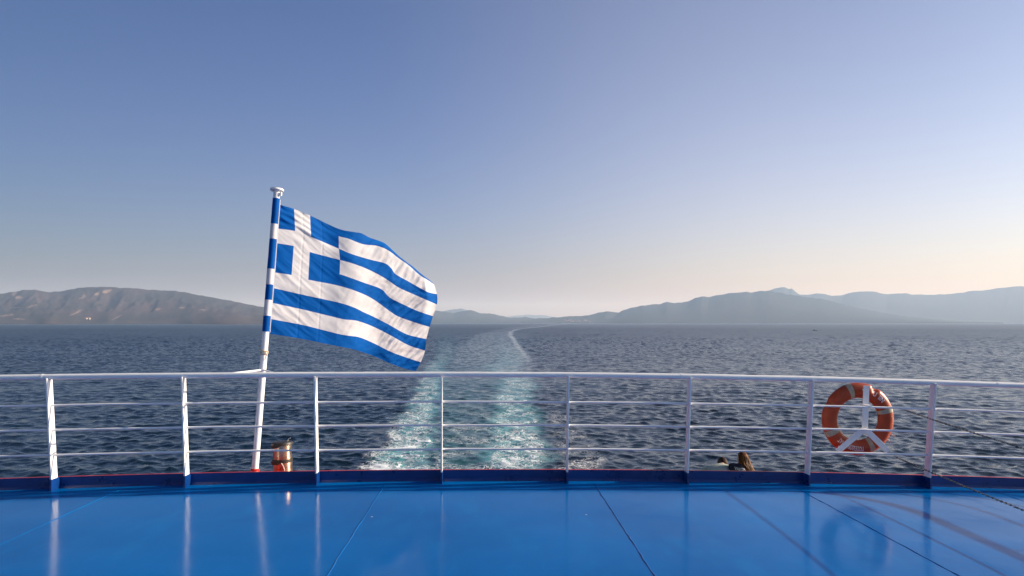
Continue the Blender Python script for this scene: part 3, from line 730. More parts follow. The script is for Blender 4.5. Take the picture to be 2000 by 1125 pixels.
# ------------------------------------------------------------------ flag
ZX = lambda X: 460 + X / 2.8136
ZY = lambda Y: 340 + Y / 2.8136
CUR = [
 [(244,168),(322,192),(410,228),(562,299),(650,318),(690,325),(740,350),(815,378),(870,425),(920,470),(970,505),(1020,548),(1066,582)],
 [(240,234),(325,252),(412,287),(567,341),(620,355),(700,385),(780,395),(840,420),(900,465),(950,500),(1010,553),(1060,585),(1090,606)],
 [(235,300),(327,313),(415,345),(568,410),(640,440),(740,470),(820,490),(856,518),(880,550),(950,590),(1050,645),(1107,660)],
 [(229,380),(320,396),(408,428),(574,472),(640,490),(720,520),(800,560),(850,592),(900,625),(1000,670),(1107,717)],
 [(224,460),(314,476),(404,503),(572,550),(700,595),(800,632),(850,680),(940,725),(1000,752),(1085,781)],
 [(219,541),(308,555),(400,580),(569,614),(680,650),(760,690),(850,755),(900,785),(1000,820),(1067,840)],
 [(212,627),(303,648),(396,669),(566,706),(650,733),(700,757),(760,785),(840,826),(940,880),(1049,907)],
 [(205,708),(300,729),(391,749),(560,790),(600,799),(670,807),(760,840),(840,880),(950,940),(1041,970)],
 [(197,797),(296,815),(386,833),(556,876),(620,888),(680,897),(760,930),(850,975),(930,1005),(1018,1034)],
 [(190,878),(291,893),(381,909),(550,943),(655,965),(760,1000),(850,1040),(930,1068),(990,1082)]]
def build_flag():
    na_, nb_, nc_, nd_ = 20, 20, 36, 140                                # columns: left block, upright of the cross, right block, fly
    NV = 14
    U = []; rowsp = []
    for c_ in CUR:
        c_ = np.array(c_, float); pts = []
        # smooth curve through the measured points (Catmull-Rom), then even steps by length in each panel
        ext = np.vstack([2 * c_[0] - c_[1], c_, 2 * c_[-1] - c_[-2]])
        segs = []
        for i in range(1, len(ext) - 2):
            p0, p1, p2, p3 = ext[i - 1:i + 3]; s_ = np.linspace(0, 1, 30)[:, None]
            segs.append(.5 * (2 * p1 + (p2 - p0) * s_ + (2 * p0 - 5 * p1 + 4 * p2 - p3) * s_ ** 2 + (3 * p1 - p0 - 3 * p2 + p3) * s_ ** 3))
        parts_ = [segs[0], segs[1], segs[2], np.vstack(segs[3:])]
        for q, cnt in zip(parts_, (na_, nb_, nc_, nd_)):
            ln = np.concatenate([[0], np.cumsum(np.hypot(*np.diff(q, axis=0).T))]); ss = np.linspace(0, ln[-1], cnt + 1)
            r_ = np.stack([np.interp(ss, ln, q[:, 0]), np.interp(ss, ln, q[:, 1])], 1)
            pts.append(r_ if not pts else r_[1:])
        rowsp.append(np.vstack(pts))
    B = np.array(rowsp)                                                # 10 x NU x 2
    NU = B.shape[1]
    ext = np.concatenate([2 * B[:1] - B[1:2], B, 2 * B[-1:] - B[-2:-1]])
    out = []
    for i in range(1, 10):
        p0, p1, p2, p3 = ext[i - 1], ext[i], ext[i + 1], ext[i + 2]
        for k in range(NV):
            s_ = k / NV
            out.append(.5 * (2 * p1 + (p2 - p0) * s_ + (2 * p0 - 5 * p1 + 4 * p2 - p3) * s_ ** 2 + (3 * p1 - p0 - 3 * p2 + p3) * s_ ** 3))
    out.append(B[9]); G = np.array(out); V_ = G.shape[0]
    frac = np.concatenate([np.linspace(0, .105, na_ + 1), np.linspace(.105, .2, nb_ + 1)[1:], np.linspace(.2, .37, nc_ + 1)[1:], np.linspace(.37, 1, nd_ + 1)[1:]])
    vv = np.linspace(0, 1, V_)[:, None]; uu = frac[None, :]
    px = ZX(G[..., 0]); py = ZY(G[..., 1])
    # depth: hangs from the staff, streams aft with travelling folds
    hd = np.array([(lambda v: v.x * math.sin(YAW) + v.y * math.cos(YAW))(staff_at(y_)) for y_ in py[:, 0]])[:, None]
    fold = uu + .10 * vv
    dep = hd + .02 + 1.08 * uu ** 1.08
    dep += smooth(.05, .45, uu) * (.030 * np.sin(2 * math.pi * (fold * 1.75 - .10)) + .014 * np.sin(2 * math.pi * (fold * 3.4 + .25 - .5 * vv)))
    dep += .16 * smooth(.93, 1.0, uu) * smooth(.75, .1, vv) + .22 * smooth(.09, .0, vv) * smooth(.5, 1.0, uu)
    X_, Y_ = uu * 2.1 + 0 * vv, vv * 1.43 + 0 * uu
    def wr(ang, s1, s2, seed, oct=3):
        a = X_ * math.cos(ang) + Y_ * math.sin(ang); b_ = -X_ * math.sin(ang) + Y_ * math.cos(ang)
        return fbm(a * s1 + 20, b_ * s2 + 20, oct, seed) - .5
    dep += wr(-.55, 2.2, 9, 5) * .045 * smooth(.35, .85, uu) + wr(-.95, 4, 24, 6) * .030 * smooth(.3, .8, uu)
    dep += wr(.55, 1.6, 9, 7) * .030 * smooth(.5, .05, uu) + wr(.40, 2.0, 18, 8) * .014 * smooth(.6, .1, uu) + wr(.1, 2.5, 5, 9) * .025 + wr(-.7, 6, 40, 41, 2) * .008 * smooth(.25, .7, uu)
    # gathers at the top corner, and a stitched seam crease
    dep += .005 * np.sin((vv * 1.0 - uu * .42) * 95) * smooth(.2, .0, np.abs(vv - .05 - uu * .45)) * smooth(.42, .1, uu)
    dep += .004 * np.exp(-((uu - .155) / .003) ** 2) + .003 * np.exp(-((uu - .27) / .003) ** 2)
    verts = [tuple(PX(px[i, j], py[i, j], dep[i, j])) for i in range(V_) for j in range(NU)]
    faces, mats = [], []
    for i in range(V_ - 1):
        st_ = i // NV
        for j in range(NU - 1):
            faces.append((i * NU + j, (i + 1) * NU + j, (i + 1) * NU + j + 1, i * NU + j + 1))
            if st_ < 5 and j < na_ + nb_ + nc_:
                white = st_ == 2 or na_ <= j < na_ + nb_
            else: white = st_ % 2 == 1
            mats.append(0 if white else 1)
    root = empty('flag', staff_at(655)); tag(root, 'blue and white striped flag with a white cross streaming from the flagstaff', 'flag')
    me = bpy.data.meshes.new('cloth'); me.from_pydata(verts, [], faces); me.polygons.foreach_set('material_index', mats); me.update()
    link_mesh('cloth', me, [M['flag_white'], M['flag_blue']], root)
    # hoist sleeve wrapped round the staff, its bands follow the stripes
    bands = [ZY(q) for q in (135, 275, 358, 522, 608, 692, 780, 866)]
    m_ = MB()
    for k in range(7):
        a, b_ = staff_at(bands[k]), staff_at(bands[k + 1])
        n_ = 6; pts = [a.lerp(b_, s_) for s_ in np.linspace(0, 1, n_)]
        m_.tube(pts, [SR + .004 + random.uniform(-.0006, .0012) for _ in pts], 18, 1 - k % 2, cap=False)
    slv = m_.build('hoist_sleeve', [M['flag_white'], M['flag_blue']], root)
    m_ = MB()
    a, b_ = staff_at(ZY(140)), staff_at(ZY(870))
    off = Vector((SR + .006, .004, 0)); m_.tube([a + off, a.lerp(b_, .33) + off, a.lerp(b_, .66) + off, b_ + off], .006, 8)
    m_.build('hoist_tape', M['flag_white'], root)
    return root
build_flag()

# ------------------------------------------------------------------ stern lantern beyond the kerb
lc = PXY(553, 905, 7.62); lc.z = -.16
lan = empty('stern_lantern', lc); tag(lan, 'steel cylinder stern lantern with black bands beyond the kerb', 'lantern')
zt = PXY(553, 869, 7.62).z - lc.z; zb = PXY(553, 899, 7.62).z - lc.z; lax = Vector((-.03, .02, 1)).normalized(); LR = .103
m_ = MB(); m_.lathe([(0, .004), (LR, .004), (LR, zb - .012)], 40, origin=lc, axis=lax); m_.build('lower_body', M['steel'], lan)
m_ = MB(); m_.lathe([(LR - .004, zb + .012), (LR - .004, zt)], 40, origin=lc, axis=lax); m_.build('upper_body', M['steel'], lan)
m_ = MB(); m_.lathe([(0, -.018), (LR + .007, -.018), (LR + .007, .018), (0, .018)], 40, origin=lc + lax * zb, axis=lax); bd = m_.build('band', M['black'], lan)
m_ = MB(); c_ = lc + lax * zb; m_.box((c_.x - .088, c_.y - .120, c_.z - .030), (c_.x - .008, c_.y - .06, c_.z + .014)); m_.build('bracket', M['black'], bd, smooth=False, bevel=.006)
m_ = MB(); m_.lathe([(0, 0), (LR + .012, 0), (LR + .012, .022), (LR + .004, .034), (.04, .042), (0, .044)], 40, origin=lc + lax * zt, axis=lax); cp = m_.build('cap', M['black'], lan)
c_ = lc + lax * zt
m_ = MB(); m_.box((c_.x - .088, c_.y - .122, c_.z - .016), (c_.x - .008, c_.y - .06, c_.z + .016)); m_.build('bracket', M['black'], cp, smooth=False, bevel=.006)
for dx, dy in ((-.01, -.02), (-.075, -.1), (.05, .03)):
    m_ = MB(); m_.lathe([(0, 0), (.014, 0), (.014, .006), (0, .009)], 10, origin=c_ + Vector((dx, dy, .036 if dy > -.05 else .015)), axis=lax); m_.build('bolt', M['steel'], cp)
m_ = MB(); m_.tube([c_ + Vector((.05, .03, .04)), c_ + Vector((.062, .03, .062)), c_ + Vector((.085, .03, .07))], .004, 6); m_.build('wire_end', M['rope_pale'], cp)
m_ = MB(); c_ = lc + lax * zb
m_.tube([c_ + Vector((.02 + .035 * math.sin(a), -.112 - .008 * math.sin(a), -.01 - .15 * (a / math.pi))) for a in np.linspace(0, math.pi, 12)], .0045, 6); m_.build('cord', M['rope_pale'], lan)

# ------------------------------------------------------------------ life ring and its bracket
RCN = PXY(1675, 818, 7.215); RB, RT = .308, .083                        # centre-line radius, half width of the tube
ring = empty('life_ring', RCN); tag(ring, 'orange life ring with pale reflective bands hung outside the rail', 'life ring')
pxm = 1333 / 7.3
def tor(ang, phi, lift=0, rb=RB):
    """point on the ring: ang from +X anticlockwise as seen from the deck, phi round the tube (pi = towards the deck)"""
    r_ = rb + (RT + lift) * math.cos(phi); yy = -(RT * .72 + lift) * math.sin(phi)
    return RCN + Vector((r_ * math.cos(ang), yy, r_ * math.sin(ang)))
notch = [R(62), R(152)]
na_, np_ = 120, 28
vs, fs = [], []
for i in range(na_):
    a = 2 * math.pi * i / na_
    for j in range(np_):
        ph = 2 * math.pi * j / np_
        dn = min(abs((a - q + math.pi) % (2 * math.pi) - math.pi) for q in notch)
        cut = -.038 * max(0, 1 - (dn / .11) ** 2) * max(0, math.cos(ph - .5)) ** 2
        vs.append(tuple(tor(a, ph, cut)))
for i in range(na_):
    for j in range(np_):
        fs.append((i * np_ + j, ((i + 1) % na_) * np_ + j, ((i + 1) % na_) * np_ + (j + 1) % np_, i * np_ + (j + 1) % np_))
m_ = MB(); m_.add(vs, fs); rb_ = m_.build('buoy_body', M['orange'], ring, angle=60)
for q in (107.5, 17.0, 205, -66.5):
    vs, fs = [], []; n_ = 6
    for i in range(n_ + 1):
        a = R(q) + (i / n_ - .5) * .165
        for j in range(np_): vs.append(tuple(tor(a, 2 * math.pi * j / np_, .0022)))
    for i in range(n_):
        for j in range(np_): fs.append((i * np_ + j, (i + 1) * np_ + j, (i + 1) * np_ + (j + 1) % np_, i * np_ + (j + 1) % np_))
    m_ = MB(); m_.add(vs, fs); m_.build('reflective_band', M['tape'], ring)
# grab line through the four bands, loose ends at right
qs = [107.5, 17.0, -66.5, -155.0]
for k in range(4):
    a0, a1 = R(qs[k]), R(qs[(k + 1) % 4]); 
    if a1 > a0: a1 -= 2 * math.pi
    pts = []
    for s_ in np.linspace(0, 1, 22):
        a = a0 + (a1 - a0) * s_
        pts.append(tor(a, -1.0 - .35 * math.sin(math.pi * s_), .006 + .002 * math.sin(s_ * 9)))
    m_ = MB(); m_.tube(pts, .0055, 6); m_.build('grab_line', M['rope'], ring)
for dy, ln in ((0, .05), (.06, .045)):
    p0 = tor(R(-24 - dy * 170), .0, 0) + Vector((-.012, .01, 0)); m_ = MB()
    m_.tube([p0, p0 + Vector((ln * .55, -.02, -.012)), p0 + Vector((ln, -.02, -.03)), p0 + Vector((ln + .012, -.022, -.022))], [.006, .006, .007, .010], 8); m_.build('rope_end', M['rope_pale'], ring)

def text_mesh(body, size):
    cu = bpy.data.curves.new('lettering', 'FONT'); cu.body = body; cu.size = size; cu.align_x = 'LEFT'; cu.fill_mode = 'FRONT'; cu.resolution_u = 3
    o = bpy.data.objects.new('lettering_source', cu); COL.objects.link(o)
    bpy.context.view_layer.update()
    me = bpy.data.meshes.new_from_object(o.evaluated_get(bpy.context.evaluated_depsgraph_get()))
    bpy.data.objects.remove(o); bpy.data.curves.remove(cu)
    bm = bmesh.new(); bm.from_mesh(me); bmesh.ops.triangulate(bm, faces=bm.faces)
    for _ in range(4):
        lo = [e for e in bm.edges if e.calc_length() > size * .16]
        if not lo: break
        bmesh.ops.subdivide_edges(bm, edges=lo, cuts=1); bmesh.ops.triangulate(bm, faces=bm.faces)
    bm.to_mesh(me); bm.free()
    return me
def ring_text(body, a_start, a_end, rc, size):
    me = text_mesh(body, size); co = np.zeros(len(me.vertices) * 3); me.vertices.foreach_get('co', co); co = co.reshape(-1, 3)
    w_ = co[:, 0].max()
    out = []
    for x, y, z in co:
        a = R(a_start + (a_end - a_start) * x / w_); r_ = rc + y - size * .36
        cph = max(-1, min(1, (r_ - RB) / (RT + .002))); ph = math.acos(cph)
        out.append(tor(a, ph, .002))
    me.vertices.foreach_set('co', np.array(out).ravel()); me.update()
    link_mesh('lettering', me, M['letter'], ring, smooth=False)
ring_text('ΠΟΣΕΙΔΩΝ ΕΛΛΑΣ', -84, -138, .314, .066)
ring_text('U  IIN', 64, 38, .316, .074)

br = empty('life_ring_bracket', PXY(1690, 836, 7.10)); tag(br, 'white three-armed flat bar bracket holding the life ring to the rail', 'bracket')
def flat_bar(name, a, b_, w_, y0, y1, parent):
    a, b_ = Vector(a), Vector(b_); t_ = (b_ - a).normalized(); s_ = Vector((t_.z, 0, -t_.x)) * (w_ / 2)
    m_ = MB(); c_ = [a - s_, a + s_, b_ + s_, b_ - s_]
    m_.hexa([(q.x, y0, q.z) for q in c_] + [(q.x, y1, q.z) for q in c_]); return m_.build(name, M['white'], parent, smooth=False, bevel=.0015)
BYF = 7.075
flat_bar('arm', PXY(1689.5, 839, BYF), PXY(1692.5, 753.5, BYF), .064, BYF, BYF + .008, br)
flat_bar('arm', PXY(1690, 838, BYF), PXY(1637, 882, BYF), .062, BYF + .0085, BYF + .0165, br)
flat_bar('arm', PXY(1689, 838, BYF), PXY(1734, 881, BYF), .062, BYF - .0085, BYF - .0005, br)
for px, py in ((1690, 791), (1689, 838)):
    q = PXY(px, py, 7.03); m_ = MB(); m_.box((q.x - .02, RY - .055, q.z - .006), (q.x + .02, BYF - .009, q.z + .006)); m_.build('clip', M['white'], br, smooth=False)
# hooks that carry the ring
for px, py in ((1644, 873), (1728, 872), (1691, 762)):
    q = PXY(px, py, 7.1); m_ = MB(); m_.box((q.x - .012, BYF + .017, q.z - .006), (q.x + .012, BYF + .075, q.z + .006)); m_.build('hook', M['white'], br, smooth=False)

# ------------------------------------------------------------------ chains
def chain(label, a, b_, c_, sag):
    """links along a path from the rail past the frame to the stanchion"""
    root = None; L0 = .030
    P = []
    for s_ in np.linspace(0, 1, 200):
        # straight run a->b, on to c, with a light sag
        q = Vector(a).lerp(Vector(c_), s_); q.z -= sag * 4 * s_ * (1 - s_); P.append(q)
    ln = [0]
    for i in range(1, 200): ln.append(ln[-1] + (P[i] - P[i - 1]).length)
    n_ = int(ln[-1] / (L0 * .78)); m_ = MB()
    up = Vector((0, 0, 1))
    for k in range(n_):
        s_ = (k + .5) * L0 * .78
        i = int(np.searchsorted(ln, s_)); i = max(1, min(199, i)); q = P[i]; t_ = (P[i] - P[i - 1]).normalized()
        a_ = t_.cross(up).normalized(); b2 = a_.cross(t_)
        side = (a_ * math.cos(.5) + b2 * math.sin(.5)) if k % 2 else (-a_ * math.sin(.5) + b2 * math.cos(.5))
        pts = [q + t_ * (math.cos(w) * L0 * .5) + side * (math.sin(w) * .0068) for w in np.linspace(0, 2 * math.pi, 9)[:-1]]
        m_.tube(pts, .0029, 5, closed=True)
    o = m_.build('safety_chain', M['chain'])
    tag(o, label, 'chain', 'chains running forward from the stern rail')
    return o
A1 = Vector((4.32, RY - .06, camber(4.32) + .829 - .018)); E1 = Vector((4.06, 3.7, .66))
A2 = Vector((4.22, RY - .03, camber(4.22) + .343 - .018)); E2 = Vector((4.06, 3.7, .16))
CH = []
def chain_end(a, px, py, d_):
    b_ = PX(px, py, d_); t_ = (b_ - a); c_ = a + t_ * ((a.y - 3.7) / (a.y - b_.y)); return c_
C1 = chain_end(A1, 2000, 871, 5.25); C2 = chain_end(A2, 2000, 992, 5.25)
chain('upper dark steel chain running down from the rail right of the life ring', A1, None, C1, .02)
chain('lower dark steel chain running down to the deck right of the life ring', A2, None, C2, .02)
sx_ = (C1.x + C2.x) / 2
sp = empty('chain_stanchion', (C1.x, 3.66, camber(C1.x))); tag(sp, 'white post with a round foot holding the two chains', 'post')
m_ = MB(); m_.tube([(C1.x, 3.66, camber(C1.x) + .012), (C1.x, 3.66, 1.0)], .03, 14); m_.build('pole', M['white'], sp)
m_ = MB(); m_.lathe([(0, 0), (.09, 0), (.09, .012), (0, .012)], 20, origin=(C1.x, 3.66, camber(C1.x) + .001)); m_.build('base_plate', M['blue'], sp)
for c_ in (C1, C2):
    m_ = MB(); m_.tube([Vector((C1.x, 3.66, c_.z)) + Vector((.01, .03, 0)), c_], .006, 8); m_.build('hook', M['chain'], sp)

# ------------------------------------------------------------------ people on the lower deck
def skin_mesh(joints, edges, radii, sub=2):
    """one smooth surface grown round a skeleton; radii per joint as (rx, ry)"""
    me = bpy.data.meshes.new('skeleton'); me.from_pydata([tuple(j) for j in joints], edges, []); me.update()
    o = bpy.data.objects.new('skeleton', me); COL.objects.link(o)
    sk = o.modifiers.new('skin', 'SKIN'); sk.use_smooth_shade = True
    for i, r_ in enumerate(radii):
        me.skin_vertices[0].data[i].radius = r_ if isinstance(r_, (tuple, list)) else (r_, r_)
    me.skin_vertices[0].data[0].use_root = True
    ss = o.modifiers.new('sub', 'SUBSURF'); ss.levels = sub; ss.render_levels = sub
    bpy.context.view_layer.update()
    out = bpy.data.meshes.new_from_object(o.evaluated_get(bpy.context.evaluated_depsgraph_get()))
    bpy.data.objects.remove(o); bpy.data.meshes.remove(me)
    return out
def join_meshes(name, ms, mat, parent):
    bm = bmesh.new()
    for q in ms: bm.from_mesh(q)
    me = bpy.data.meshes.new(name); bm.to_mesh(me); bm.free()
    for q in ms: bpy.data.meshes.remove(q)
    me.materials.clear()
    return link_mesh(name, me, mat, parent)
def hand(w, d_, up):
    """five curled fingers on a palm: w wrist, d_ pointing direction, up back of the hand"""
    w, d_, up = Vector(w), Vector(d_).normalized(), Vector(up).normalized(); s_ = d_.cross(up).normalized(); ms = []
    ms.append(skin_mesh([w - d_ * .02, w + d_ * .035, w + d_ * .085], [(0, 1), (1, 2)], [(.026, .020), (.036, .018), (.038, .014)], 2))
    for k, ln in enumerate((.062, .075, .070, .055)):
        b0 = w + d_ * .085 + s_ * (.028 - .019 * k)
        ms.append(skin_mesh([b0 - d_ * .02, b0 + d_ * ln * .45 - up * .006, b0 + d_ * ln * .75 - up * ln * .35, b0 + d_ * ln * .72 - up * ln * .72], [(0, 1), (1, 2), (2, 3)], [.0092, .009, .0085, .0075], 1))
    b0 = w + d_ * .03 + s_ * .030
    ms.append(skin_mesh([b0 - s_ * .015, b0 + s_ * .018 + d_ * .022, b0 + s_ * .026 + d_ * .05 - up * .012], [(0, 1), (1, 2)], [.012, .0105, .009], 1))
    return ms
def head_mesh(c_, look, r_=.098):
    """skull with brow, nose, chin and ears; look = facing direction"""
    c_ = Vector(c_); f_ = Vector(look).normalized(); u_ = (Vector((0, 0, 1)) - f_ * f_.z).normalized(); s_ = f_.cross(u_)
    bm = bmesh.new(); bmesh.ops.create_icosphere(bm, subdivisions=4, radius=1)
    for v in bm.verts:
        x, y, z = v.co; y2, x2, z2 = y, x, z
        w_ = .80 + .05 * z2; dp = 1.0; ht = 1.18
        if z2 < 0: w_ -= .22 * z2 * z2; dp -= .12 * max(0, -y2) * z2 * z2
        bump_ = 0
        if y2 > 0:
            bump_ += .20 * math.exp(-((x2 / .10) ** 2 + ((z2 + .12) / .17) ** 2))               # nose
            bump_ -= .07 * (math.exp(-(((x2 - .36) / .16) ** 2 + ((z2 - .06) / .10) ** 2)) + math.exp(-(((x2 + .36) / .16) ** 2 + ((z2 - .06) / .10) ** 2)))
            bump_ += .05 * math.exp(-((x2 / .25) ** 2 + ((z2 + .46) / .06) ** 2)) + .08 * math.exp(-((x2 / .3) ** 2 + ((z2 + .80) / .15) ** 2))
        ear = .16 * math.exp(-(((y2 + .05) / .12) ** 2 + ((z2 + .05) / .17) ** 2)) * (1 if abs(x2) > .7 else 0)
        q = s_ * (x2 * w_ + math.copysign(ear, x2)) + f_ * (y2 * dp + bump_) + u_ * (z2 * ht)
        v.co = c_ + q * r_
    me = bpy.data.meshes.new('head'); bm.to_mesh(me); bm.free(); return me
def eyes(root, c_, look, r_=.098):
    c_ = Vector(c_); f_ = Vector(look).normalized(); u_ = (Vector((0, 0, 1)) - f_ * f_.z).normalized(); s_ = f_.cross(u_)
    for k in (-1, 1):
        m_ = MB(); m_.lathe([(0, -.012), (.009, -.008), (.012, 0), (.009, .008), (0, .012)], 10, origin=c_ + (s_ * .34 * k + f_ * .84 + u_ * .06) * r_, axis=f_); m_.build('eye', M['letter'], root)

FL = -2.258
def leg_set(hip, foot, side):
    kn = hip.lerp(foot, .52) + Vector((0, .04, 0)); return [hip, hip.lerp(kn, .5), kn, kn.lerp(foot, .35) + Vector((0, -.02, 0)), foot]

def person_man():
    D = 11.85
    hc = PX(1411.5, 905.0, D + .16); nk = PX(1411, 910, D + .03); sh = PX(1408, 911.5, D - .10)
    hip = Vector((sh.x - .06, sh.y - .34, FL + .92))
    root = empty('person', (hip.x, hip.y, FL)); tag(root, 'short-haired person in a pale green shirt leaning on the lower rail', 'person')
    waist = hip.lerp(sh, .45) + Vector((0, -.05, .06)); chest = hip.lerp(sh, .8) + Vector((0, -.04, .05))
    railz = -1.24
    ms = []
    J = [hip, waist, chest, nk + Vector((0, -.02, -.01)), nk + Vector((0, .05, .01)), hc - Vector((0, .02, .03))]; E = [(0, 1), (1, 2), (2, 3), (3, 4), (4, 5)]; Rr = [(.13, .10), (.10, .085), (.085, .075), (.06, .06), (.055, .055), (.06, .06)]
    hands = []
    for s_ in (-1, 1):
        b0 = len(J); S = sh + Vector((s_ * .185, .02, -.045)); el = Vector((S.x + s_ * .06, 12.36, railz + .075)); wr_ = Vector((S.x - s_ * .10, 12.56, railz + .06))
        J += [S, S.lerp(el, .5), el, wr_]; E += [(2, b0), (b0, b0 + 1), (b0 + 1, b0 + 2), (b0 + 2, b0 + 3)]; Rr += [.055, .048, .042, .028]
        hands += hand(wr_, (-s_ * .7, .6, -.25), (0, .3, 1))
        l0 = len(J); lg = leg_set(hip + Vector((s_ * .09, 0, -.05)), Vector((hip.x + s_ * .13, hip.y - .05, FL + .07)), s_); J += lg; E += [(0, l0)] + [(l0 + i, l0 + i + 1) for i in range(4)]; Rr += [.095, .08, .058, .052, .038]
    ms.append(skin_mesh(J, E, Rr)); ms += hands; look = Vector((-.15, .85, -.5)); ms.append(head_mesh(hc, look, .092))
    join_meshes('body', ms, M['skin'], root); eyes(root, hc, look, .092)
    # shirt
    J2 = [hip + Vector((0, 0, .0)), waist, chest, sh + Vector((0, .02, .005))]; E2 = [(0, 1), (1, 2), (2, 3)]; R2 = [(.17, .13), (.165, .125), (.195, .14), (.10, .085)]
    for s_ in (-1, 1):
        b0 = len(J2); S = sh + Vector((s_ * .185, .02, -.045)); el = Vector((S.x + s_ * .06, 12.36, railz + .075)); J2 += [S, S.lerp(el, .55)]; E2 += [(2, b0), (b0, b0 + 1)]; R2 += [.088, .072]
    join_meshes('shirt', [skin_mesh(J2, E2, R2)], M['shirt_green'], root)
    Jt = [hip + Vector((0, 0, -.0))]; Et = []; Rt = [(.165, .125)]
    for s_ in (-1, 1):
        l0 = len(Jt); lg = leg_set(hip + Vector((s_ * .09, 0, -.05)), Vector((hip.x + s_ * .13, hip.y - .05, FL + .09)), s_); Jt += lg; Et += [(0, l0)] + [(l0 + i, l0 + i + 1) for i in range(4)]; Rt += [.108, .094, .075, .068, .06]
    join_meshes('trousers', [skin_mesh(Jt, Et, Rt)], M['jeans'], root)
    for s_ in (-1, 1):
        ft = Vector((hip.x + s_ * .13, hip.y - .05, FL)); join_meshes('shoe', [skin_mesh([ft + Vector((0, -.06, .045)), ft + Vector((0, .05, .042)), ft + Vector((0, .17, .034))], [(0, 1), (1, 2)], [(.042, .045), (.045, .042), (.04, .03)], 1)], M['shoe'], root)
    hm = head_mesh(hc, look, .099); u_ = (Vector((0, 0, 1)) - look.normalized() * look.normalized().z).normalized()
    bm = bmesh.new(); bm.from_mesh(hm)
    kill = [v for v in bm.verts if (v.co - hc).dot(look.normalized()) > .042 - .25 * (v.co - hc).dot(u_) * -1 + (.0 if (v.co - hc).dot(u_) < .05 else .03) or (v.co - hc).dot(u_) < -.062]
    bmesh.ops.delete(bm, geom=kill, context='VERTS')
    for v in bm.verts: v.co += (v.co - hc).normalized() * random.uniform(-.003, .005)
    bm.to_mesh(hm); bm.free(); hm.materials.clear(); link_mesh('hair', hm, M['hair_short'], root)

